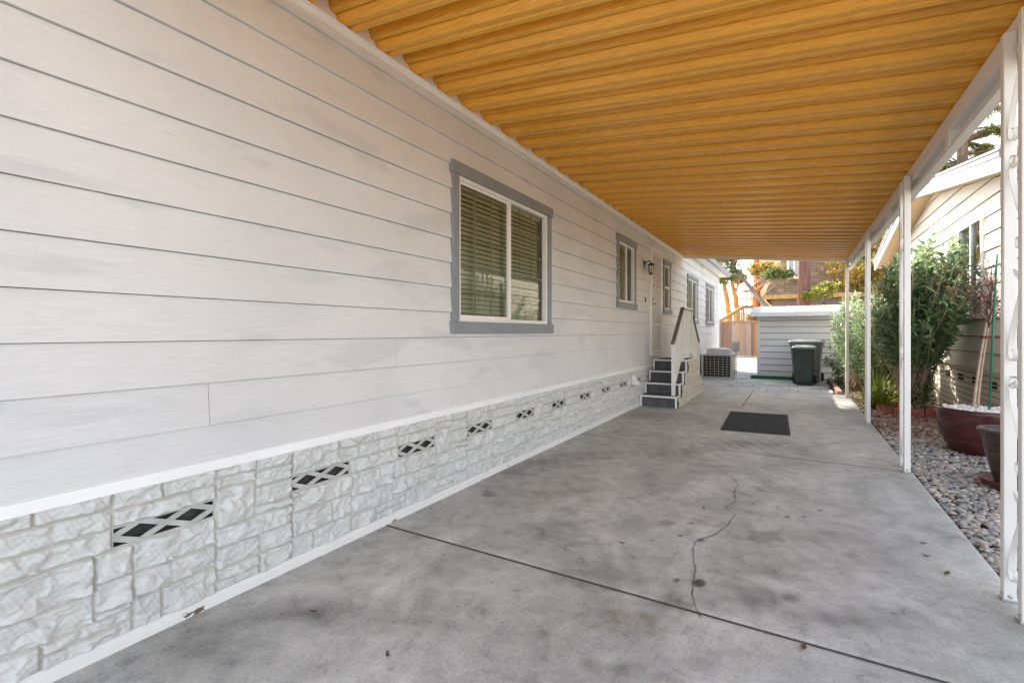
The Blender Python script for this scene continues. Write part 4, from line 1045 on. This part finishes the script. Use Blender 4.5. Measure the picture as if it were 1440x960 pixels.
for i in range(26):
    t = r.uniform(.7, 1.0); b = Vector((.10+.06*t-.03, .01, 1.35*t)); a = r.uniform(0, 6.28); l = r.uniform(.25, .75); e = b+Vector((math.cos(a)*l*.65-.12, math.sin(a)*l*.75, l*r.uniform(.1, 1.3)))
    pts = bez(b, b.lerp(e, .5)+Vector((0, 0, .07)), e, 6); tw.tube(pts, list(np.linspace(.005, .002, 6)), 5); tips += pts[2:]
    for q in range(3):
        p = pts[r.randint(2, 5)]; e2 = p+Vector((r.uniform(-.14, .14), r.uniform(-.14, .14), r.uniform(-.03, .14))); tw.tube([p, p.lerp(e2, .5)+Vector((0, 0, .015)), e2], [.003, .0025, .0015], 4); tips += [e2, p.lerp(e2, .6)]
tw.build('twig', M['twig'], sap)
rr_ = np.random.default_rng(9); n = 330; idx = rr_.integers(0, len(tips), n); Pp = np.array([tips[i][:] for i in idx])+rr_.normal(0, .012, (n, 3)); Dd = rr_.normal(0, 1, (n, 3))+[0, 0, -.4]; Ll = rr_.uniform(.014, .034, n)
V, F = leaf_arrays(Pp, Dd, rr_.normal(0, 1, (n, 3)), Ll, Ll*.5); npmesh('red_bud', V, F, M['redleaf'], sap, False)['kind'] = 'stuff'
stk = MB(); stk.tube([(0, 0, -.02), (.06, -.01, 1.75)], .011, 8); 
for z in np.arange(.1, 1.7, .12): stk.tube([(.06*z/1.75, -.01*z/1.75, z), (.06*(z+.012)/1.75, -.01*z/1.75, z+.012)], .0135, 8)
tag(stk.build('plant_stake', M['stake'], loc=RP+Vector((.03, -.03, .44))), 'straight green plastic stake beside the sapling in the oxblood pot', 'stake')
tie = MB(); tie.tube([(.06, .02, .86), (.11, -.06, .86), (.22, -.10, .86), (.10, -.03, .875), (.04, .03, .87)], .007, 6)
tag(tie.build('plant_tie', M['redleaf'], loc=RP+Vector((-.08, .05, .44-.02))), 'pinkish tie holding the sapling to the green stake', 'plant tie')
# dark pot on its saucer
DP = Vector((1.615, 5.72, 0))
sau = empty('pot_saucer', DP, 'dark terracotta saucer of pebbles under the brown pot', 'saucer')
MB().lathe([(0, -.02), (.20, -.02), (.235, .055), (.242, .06), (.228, .058), (.20, .0), (0, .0)], n=44).build('dish', M['saucer'], sau)
w = scatter('saucer_pebble', 260, (-.21, .21, -.21, .21), (.010, .018), (.0, .02), M['bark_chip'], (.6, .9), sau, accept=lambda x, y: x*x+y*y < .2**2); w['kind'] = 'stuff'
dp = empty('glazed_pot', DP+Vector((0, 0, .024)), 'tall dark brown glazed pot half behind the nearest scrolled post', 'plant pot')
MB().lathe([(0, 0), (.125, 0), (.135, .015), (.165, .14), (.20, .30), (.215, .40), (.235, .435), (.245, .45), (.24, .462), (.222, .46), (.205, .42), (.20, .38), (0, .38)], n=48).build('body', M['darkpot'], dp)
MB().lathe([(.199, .375), (.1, .392), (0, .395)], n=30).build('soil', M['soil'], dp)

# ================================================================== NEIGHBOUR HOME
NX = 2.28
nb = empty('neighbour_home', (7, 12, 0), 'beige neighbouring mobile home with low white gable behind the pebble bed', 'house')
def Q(name, mb, mat, bev=0, parent=nb):
    o = mb.build(name, mat, None, bev); o.parent = parent
    if parent is nb: o.matrix_parent_inverse = Matrix.Translation(-Vector(nb.location))
    return o
TN = lambda s, o, z: (NX-o, s, z)
PK, EV0, EV1, ZE = 12.1, 7.55, 16.65, 3.17
sl_ = .175
def bnd(z):
    if z <= ZE: return EV0, EV1
    d_ = (z-ZE)/sl_; return EV0+d_, EV1-d_
NW = (9.15, 10.32, 1.52, 2.98)
Q('siding', lap(TN, EV0, EV1, .80, ZE+sl_*(PK-EV0)-.02, .80, .235, [(NW[0]+.04, NW[1]-.04, NW[2]+.04, NW[3]-.04)], bounds=bnd, thick=.02, gap=.010), M['beige_siding'])
Q('skirting', lap(TN, EV0, EV1, -.06, .80, .01, .088, [], o0=-.025, thick=.010, gap=.012), M['beige_siding'])
Q('skirting_cap', MB().box(NX-.028, NX+.01, EV0, EV1, .785, .81), M['beige_siding'])
vt = MB()
for y in (8.0, 8.75, 9.5, 10.25, 11.0):
    for k in range(3):
        for j in range(2): vt.box(NX+.004, NX+.018, y+k*.09, y+k*.09+.07, .56+j*.055, .595+j*.055)
Q('skirting_vent', vt, M['dark'])
bk = MB(); bk.add([(NX+.04, EV0, -.06), (NX+.04, EV1, -.06), (NX+.04, EV1, 1.56), (NX+.04, EV0, 1.56)], [(0, 1, 2, 3)]); bk.add([(NX+.014, EV0, 1.56), (NX+.014, NW[0]+.04, 1.56), (NX+.014, NW[0]+.04, ZE), (NX+.014, EV0, ZE)], [(0, 1, 2, 3)]); bk.add([(NX+.014, NW[1]-.04, 1.56), (NX+.014, EV1, 1.56), (NX+.014, EV1, ZE), (NX+.014, NW[1]-.04, ZE)], [(0, 1, 2, 3)])
bk.add([(NX+.014, EV0, ZE), (NX+.014, EV1, ZE), (NX+.014, PK, ZE+sl_*(PK-EV0))], [(0, 1, 2)])
Q('shadow_backing', bk, M['dark'])  # near-black backing puts shade into the lap gaps
nw = MB(); nw.box(NX+.03, NX+8, EV0, EV0+.05, -.06, ZE); nw.box(NX+.03, NX+8, EV1-.05, EV1, -.06, ZE); nw.box(NX+8, NX+8.05, EV0, EV1, -.06, ZE+.4); nw.box(NX+.5, NX+.53, EV0+.05, EV1-.05, 0, 3.1)
Q('wall', nw, M['beige_siding'])
fx0 = NX-.36
def gable(z0, z1, ov0, ov1): # rake cross-section polygon between offsets
    return [(EV0-ov0, ZE+z0-sl_*ov0), (PK, ZE+z0+sl_*(PK-EV0)), (EV1+ov0, ZE+z0-sl_*ov0), (EV1+ov0, ZE+z1-sl_*ov0), (PK, ZE+z1+sl_*(PK-EV0)), (EV0-ov0, ZE+z1-sl_*ov0)]
rf = MB(); rf.prism(gable(.125, .19, .36, 0), fx0-.02, NX+8.3, 'x'); Q('roof', rf, M['roofing'])
so_ = MB(); so_.prism(gable(.0, .03, .32, 0), fx0+.03, NX-.002, 'x'); Q('soffit', so_, M['soffit'])
fa = MB(); fa.prism(gable(-.035, .122, .36, 0), fx0, fx0+.025, 'x'); Q('fascia', fa, M['fascia_white'])
de = MB(); de.prism(gable(.191, .215, .37, 0), fx0-.035, fx0+.06, 'x'); Q('drip_edge', de, M['gutter_grey'])
wf = MB(); a, b, c, d = NW; t = .06
wf.box(NX-.04, NX+.05, a, a+t, c, d); wf.box(NX-.04, NX+.05, b-t, b, c, d); wf.box(NX-.04, NX+.05, a+t, b-t, d-t, d); wf.box(NX-.045, NX+.05, a+t, b-t, c, c+t); m_ = a+.55; wf.box(NX-.03, NX+.04, m_-.035, m_+.035, c+t, d-t)
nwn = Q('window', wf, M['white'], .004)
pn = MB(); pn.add([(NX+.0, a+t, c+t), (NX, m_-.035, c+t), (NX, m_-.035, d-t), (NX, a+t, d-t)], [(0, 1, 2, 3)]); pn.add([(NX+.01, m_+.035, c+t), (NX+.01, b-t, c+t), (NX+.01, b-t, d-t), (NX+.01, m_+.035, d-t)], [(0, 1, 2, 3)])
pn.f = [f[::-1] for f in pn.f]; pn.build('glass_pane', M['glass'], nwn, fix=False)
sc_ = MB(); sc_.box(NX+.06, NX+.065, a+t, b-t, c+t, d-t); sc_.build('window_shade', M['screen'], nwn)

# ================================================================== BACKGROUND
# fence between house and shed
fy = 30.5
fn = empty('wooden_fence', (-3.3, fy, 0), 'weathered brown board fence beyond the shed', 'fence')
x = -6.8; bd = MB(); i = 0
while x < 1.0:
    w = random.uniform(.17, .21); bd.box(x, x+w-.008, fy+random.uniform(-.01, .01), fy+.035, -.06, 1.93+random.uniform(-.015, .015)) ; x += w
o = bd.build('fence_boards', M['fence'], None); o.parent = fn; o.matrix_parent_inverse = Matrix.Translation(-Vector(fn.location))
rb_ = MB(); rb_.box(-6.8, 1.0, fy-.05, fy-.015, 1.86, 1.97)
o = rb_.build('top_rail', M['wood_edge'], None); o.parent = fn; o.matrix_parent_inverse = Matrix.Translation(-Vector(fn.location))
def tree(name, pts, rad, bark, label, crown=None, leafmat=None, nl=900, L=.12, Wd=.5, limbs=(), seed=1, group=None, cat='tree', nclump=26):
    base = Vector(pts[0]); o = empty(name, base, label, cat, group); r = np.random.default_rng(seed)
    mb = MB(); pp = [Vector(p)-base for p in pts]
    # resample with slight wobble
    q = []; rd = []
    for i in range(len(pp)-1):
        for k in range(5):
            t = k/5; q.append(pp[i].lerp(pp[i+1], t)+Vector(tuple(r.normal(0, rad*.06, 3)))); rd.append(rad*(1-.55*((i+t)/(len(pp)-1)))*r.uniform(.93, 1.07))
    q.append(pp[-1]); rd.append(rad*.42); mb.tube(q, rd, 12)
    for lp, lr in limbs: mb.tube([Vector(p)-base for p in lp], list(np.linspace(lr, lr*.4, len(lp))), 7)
    cl_ = []
    if crown:
        for c, e in crown:
            c = np.array(c)-np.array(base)
            for k in range(nclump):
                d = r.normal(0, 1, 3); d /= np.linalg.norm(d); cl_.append((c+np.array(e)*d*r.uniform(.25, 1)**.5, np.array(e).mean()*r.uniform(.12, .28)))
        for c, s_ in cl_:
            cc = Vector(c); near = min(q, key=lambda p: (p-cc).length+max(0, p.z-cc.z)*.8); mb.tube([near, near.lerp(cc, .5)+Vector((0, 0, .1)), cc], [rad*.16, rad*.09, rad*.03], 5)
    mb.build('trunk', bark, o)
    if crown:
        n = nl; idx = r.integers(0, len(cl_), n); P_ = np.array([cl_[i][0]+r.normal(0, 1, 3)*cl_[i][1]*[1, 1, .55] for i in idx]); D = r.normal(0, 1, (n, 3))+[0, 0, -.2]; Ls = L*r.uniform(.6, 1.3, n)
        V, F = leaf_arrays(P_, D, r.normal(0, 1, (n, 3))+[0, 0, .8], Ls, Ls*Wd); npmesh('crown', V, F, leafmat, o, False)
    return o
ap = at_pf
def g0(u, pf): p = ap(u, 467, pf); return Vector((p.x, p.y, -.07))
# redwood behind the shed
b = g0(1131, 21); tree('redwood_tree', [b, b+Vector((.0, 0, 4)), b+Vector((.05, 0, 9)), b+Vector((.1, 0, 15))], .31, M['bark_red'], 'thick red-barked trunk rising straight behind the shed', [(b+Vector((0, 0, 12)), (2.5, 2.5, 3.5))], M['oak'], 3500, .28, .5, seed=41)
# orange trunk left of it
b = g0(1063, 34); tree('bark_tree', [b, b+Vector((.05, 0, 4)), b+Vector((.0, .1, 8)), b+Vector((.3, .2, 12))], .29, M['bark_orange'], 'bright orange trunk just left of the shed roof', [(b+Vector((.6, 0, 10)), (2.2, 2.2, 2.5)), (ap(1078, 378, 25), (.8, .6, .35))], M['gold_leaf'], 2600, .2, .5, seed=42)
# grey leaning limb tree
p0, p1, p2 = ap(1077, 430, 23), ap(1056, 405, 23), ap(1034, 379, 23); b = g0(1084, 23)
tree('leaning_tree', [b, p0, p1, p2, ap(1020, 350, 23)], .13, M['bark_grey'], 'slender grey tree leaning left above the shed roof, with added unseen sun-dappling clumps', [(ap(1017, 383, 22.5), (.75, .6, .45)), (ap(1018, 350, 22.5), (1.2, .9, .7)), (ap(1095, 385, 22.0), (.6, .5, .28)), (ap(1000, 358, 21), (.5, .5, .4)), (Vector((-8.4, 20.6, 12.1)), (1.7, 1.7, 1.1)), (Vector((-9.4, 21.4, 12.8)), (1.6, 1.6, 1.0))], M['oak'], 6800, .13, .5, seed=43)  # last two clumps are added out of view to dapple sun on the slab
# two ochre trunks behind the fence
b = g0(1027, 36); tree('ochre_tree', [b, ap(1025, 440, 36), ap(1021, 415, 36), ap(1017, 392, 36), ap(1008, 355, 36)], .24, M['bark_gold'], 'slim ochre trunk behind the fence, nearer the house corner', [(ap(1008, 355, 36), (1.6, 1.6, 1.0))], M['gold_leaf'], 1800, .2, .5, seed=44)
b = g0(1038, 37); tree('ochre_tree', [b, ap(1037, 440, 37), ap(1034, 415, 37), ap(1029, 397, 37), ap(1036, 350, 37)], .24, M['bark_gold'], 'slim forked ochre trunk behind the fence, right of its twin', [(ap(1034, 350, 37), (1.8, 1.6, 1.0)), (ap(1040, 392, 37.5), (.5, .5, .3))], M['gold_leaf'], 1800, .2, .5, seed=45, limbs=[([ap(1034, 412, 37), ap(1040, 395, 37), ap(1043, 375, 37)], .09)])
# sunny shrub above the shed roof, right
b = g0(1158, 21.5); tree('yellow_shrub', [b, b+Vector((0, 0, 1.5)), b+Vector((0, 0, 2.5))], .06, M['bark_grey'], 'yellow green shrub showing above the shed roof beside the redwood', [(ap(1150, 411, 21), (.65, .5, .22)), (ap(1168, 404, 21), (.5, .4, .25)), (ap(1140, 414, 20.5), (.3, .3, .15))], M['green_yellow'], 2200, .11, .5, seed=46, cat='shrub')
b = g0(1162, 26); tree('orange_shrub', [b, b+Vector((0, 0, 1)), b+Vector((0, 0, 1.6))], .05, M['bark_grey'], 'low orange-leaved shrub behind the fence next to the shed', [(ap(1060, 449, 29.5), (.45, .4, .30))], M['gold_leaf'], 900, .10, .6, seed=47, cat='shrub') if False else None
b = g0(1061, 31.5); tree('golden_shrub', [b, b+Vector((0, 0, 1)), ap(1061, 448, 31.5)], .05, M['bark_grey'], 'golden orange shrub showing over the fence next to the shed', [(ap(1060, 448, 31.5), (.45, .4, .35))], M['gold_leaf'], 900, .12, .6, seed=47, cat='shrub')
# conifer at right, above neighbour roof
b = g0(1350, 22); top = b+Vector((0, 0, 15))
lim = []; cr = []
r = random.Random(12)
for i in range(34):
    z = 5.0+i*.28; a = r.uniform(0, 6.28); l = (16.5-z)*.30*r.uniform(.7, 1.1); e = b+Vector((math.cos(a)*l, math.sin(a)*l, z-.25+r.uniform(-.2, .3))); lim.append(([b+Vector((0, 0, z)), (b+Vector((0, 0, z))).lerp(e, .5)+Vector((0, 0, .15)), e], .06))
    for t in (.45, .7, .95): cr.append(((b+Vector((0, 0, z))).lerp(e, t)+Vector((0, 0, -.02)), (.55, .55, .13)))
tree('conifer', [b, b+Vector((0, 0, 5)), b+Vector((.1, 0, 10)), top], .30, M['bark_dark'], 'tall yellow green conifer rising above the neighbouring roof', cr, M['pine'], 34000, .20, .20, limbs=lim, seed=48, nclump=5)
b = g0(1236, 27); tree('bronze_tree', [b, b+Vector((0, 0, 3)), b+Vector((.2, 0, 6)), b+Vector((.2, 0, 9))], .16, M['bark_grey'], 'bronze-leaved tree between the carport posts beyond the oleander', [(ap(1240, 345, 27), (2.2, 1.6, 1.3)), (ap(1215, 380, 27), (1.6, 1.3, 1.1))], M['gold_leaf'], 5200, .17, .5, seed=49)
# brown shingled house far behind the shed
hy = 33.5
fh = empty('shingled_house', (6, hy+4, 0), 'big brown shingled house behind the shed', 'house')
def F_(name, mb, mat, bev=0, parent=fh):
    o = mb.build(name, mat, None, bev); o.parent = parent
    if parent is fh: o.matrix_parent_inverse = Matrix.Translation(-Vector(fh.location))
    return o
w = MB(); w.box(-1.3, 16, hy+.5, hy+9, -.06, 3.5); F_('wall', w, M['brown'])
mr = MB(); mr.add([(-1.75, hy, 3.50), (17, hy, 3.50), (17, hy+2.4, 9), (.55, hy+2.4, 9), (-1.75, hy+10, 3.5), (.55, hy+9, 9), (17, hy+9, 9), (17, hy+10, 3.5)], [(0, 1, 2, 3), (4, 0, 3, 5), (3, 2, 6, 5), (4, 5, 6, 7), (1, 7, 6, 2)])
F_('mansard_roof', mr, M['shingle'])
F_('eave_fascia', MB().box(-1.85, 17, hy-.12, hy-.03, 3.35, 3.60), M['railwood'])
wd = MB(); p = ap(1108, 391, 30); q = ap(1124, 372, 30)
wx0, wx1 = ap(1107, 390, 31.2).x, ap(1125, 390, 31.2).x
wd.box(wx0, wx1, hy+.10, hy+.9, 4.55, 5.9)
dn = F_('dormer', wd, M['hazewall'])
gp = MB(); gp.box(wx0+.12, wx1-.12, hy+.085, hy+.098, 4.75, 5.75); gp.build('glass_pane', M['screen'], dn)
gp = MB()
for zz in (4.68, 5.75): gp.box(wx0+.05, wx1-.05, hy+.07, hy+.084, zz, zz+.07)
for xx in (wx0+.05, (wx0+wx1)/2, wx1-.12): gp.box(xx, xx+.07, hy+.07, hy+.084, 4.75, 5.75)
gp.build('window_frame', M['white'], dn)
# yellow stucco building
yw = empty('stucco_building', ap(1072, 467, 42), 'pale yellow stucco building between the orange trunk and shingled house', 'building')
yw.location.z = 0
MB().box(-.6, 2.2, 0, 5, -.07, 9).build('wall', M['stucco'], yw)
sm2 = MB(); sm2.box(-.62, -.50, -.03, .0, 0, 9); sm2.box(.25, .33, -.03, 0, 0, 9); sm2.build('trim_board', M['white'], yw)
# pale far house and stairs behind the fence
fp = ap(1030, 467, 60)
pl = empty('pale_house', (fp.x, fp.y, 0), 'low pale house far beyond the fence', 'house')
MB().box(-9, 4, 0, 8, -.07, 2.55).build('wall', M['hazewall'], pl)
rr2 = MB(); rr2.prism([(-.6, 2.4), (4, 3.9), (8.6, 2.4)], -9.5, 4.5, 'x'); rr2.build('roof', M['roofing'], pl)
sr = empty('stair_railing', (0, 0, 0), 'stained wooden stair railing climbing beyond the fence', 'railing'); 
a_, b_ = ap(1006, 455, 34), ap(1046, 431, 34); sr.location = (a_.x, a_.y, -.07); loc = Vector(sr.location)
rw = MB(); rw.bar(a_-loc, b_-loc, .10, .20); rw.bar(a_-loc-Vector((0, 0, .9)), b_-loc-Vector((0, 0, .9)), .08, .14); rw.bar(b_-loc, ap(1062, 431, 34)-loc, .10, .16)
for i in range(13):
    p = a_.lerp(b_, i/12)-loc; rw.bar(p, p-Vector((0, 0, .9)), .07, .05)
for p in (a_, b_, ap(1062, 431, 34)): q = p-loc; rw.bar((q.x, q.y, 0), (q.x, q.y, q.z), .12, .12, (0, 1, 0))
rw.build('rail', M['railwood'], sr)
ph = empty('porch_enclosure', ap(1049, 433, 35), 'small white-trimmed porch at the head of the stair railing', 'porch'); pm_ = MB(); phl = Vector(ph.location)
for u in (1044, 1050, 1057): p = ap(u, 433, 35)-phl; pm_.bar(p-Vector((0, 0, 3.2)), p+Vector((0, 0, 1.35)), .12, .12, (0, 1, 0))
for v in (410, 420, 433): pm_.bar(ap(1042, v, 35)-phl, ap(1059, v, 35)-phl, .12, .12)
pm_.build('frame', M['white'], ph); 
pr_ = MB(); a_ = ap(1040, 410, 35)-phl; b_ = ap(1061, 407, 35)-phl; pr_.bar(a_, b_, 1.2, .12); pr_.build('roof', M['tin'], ph)
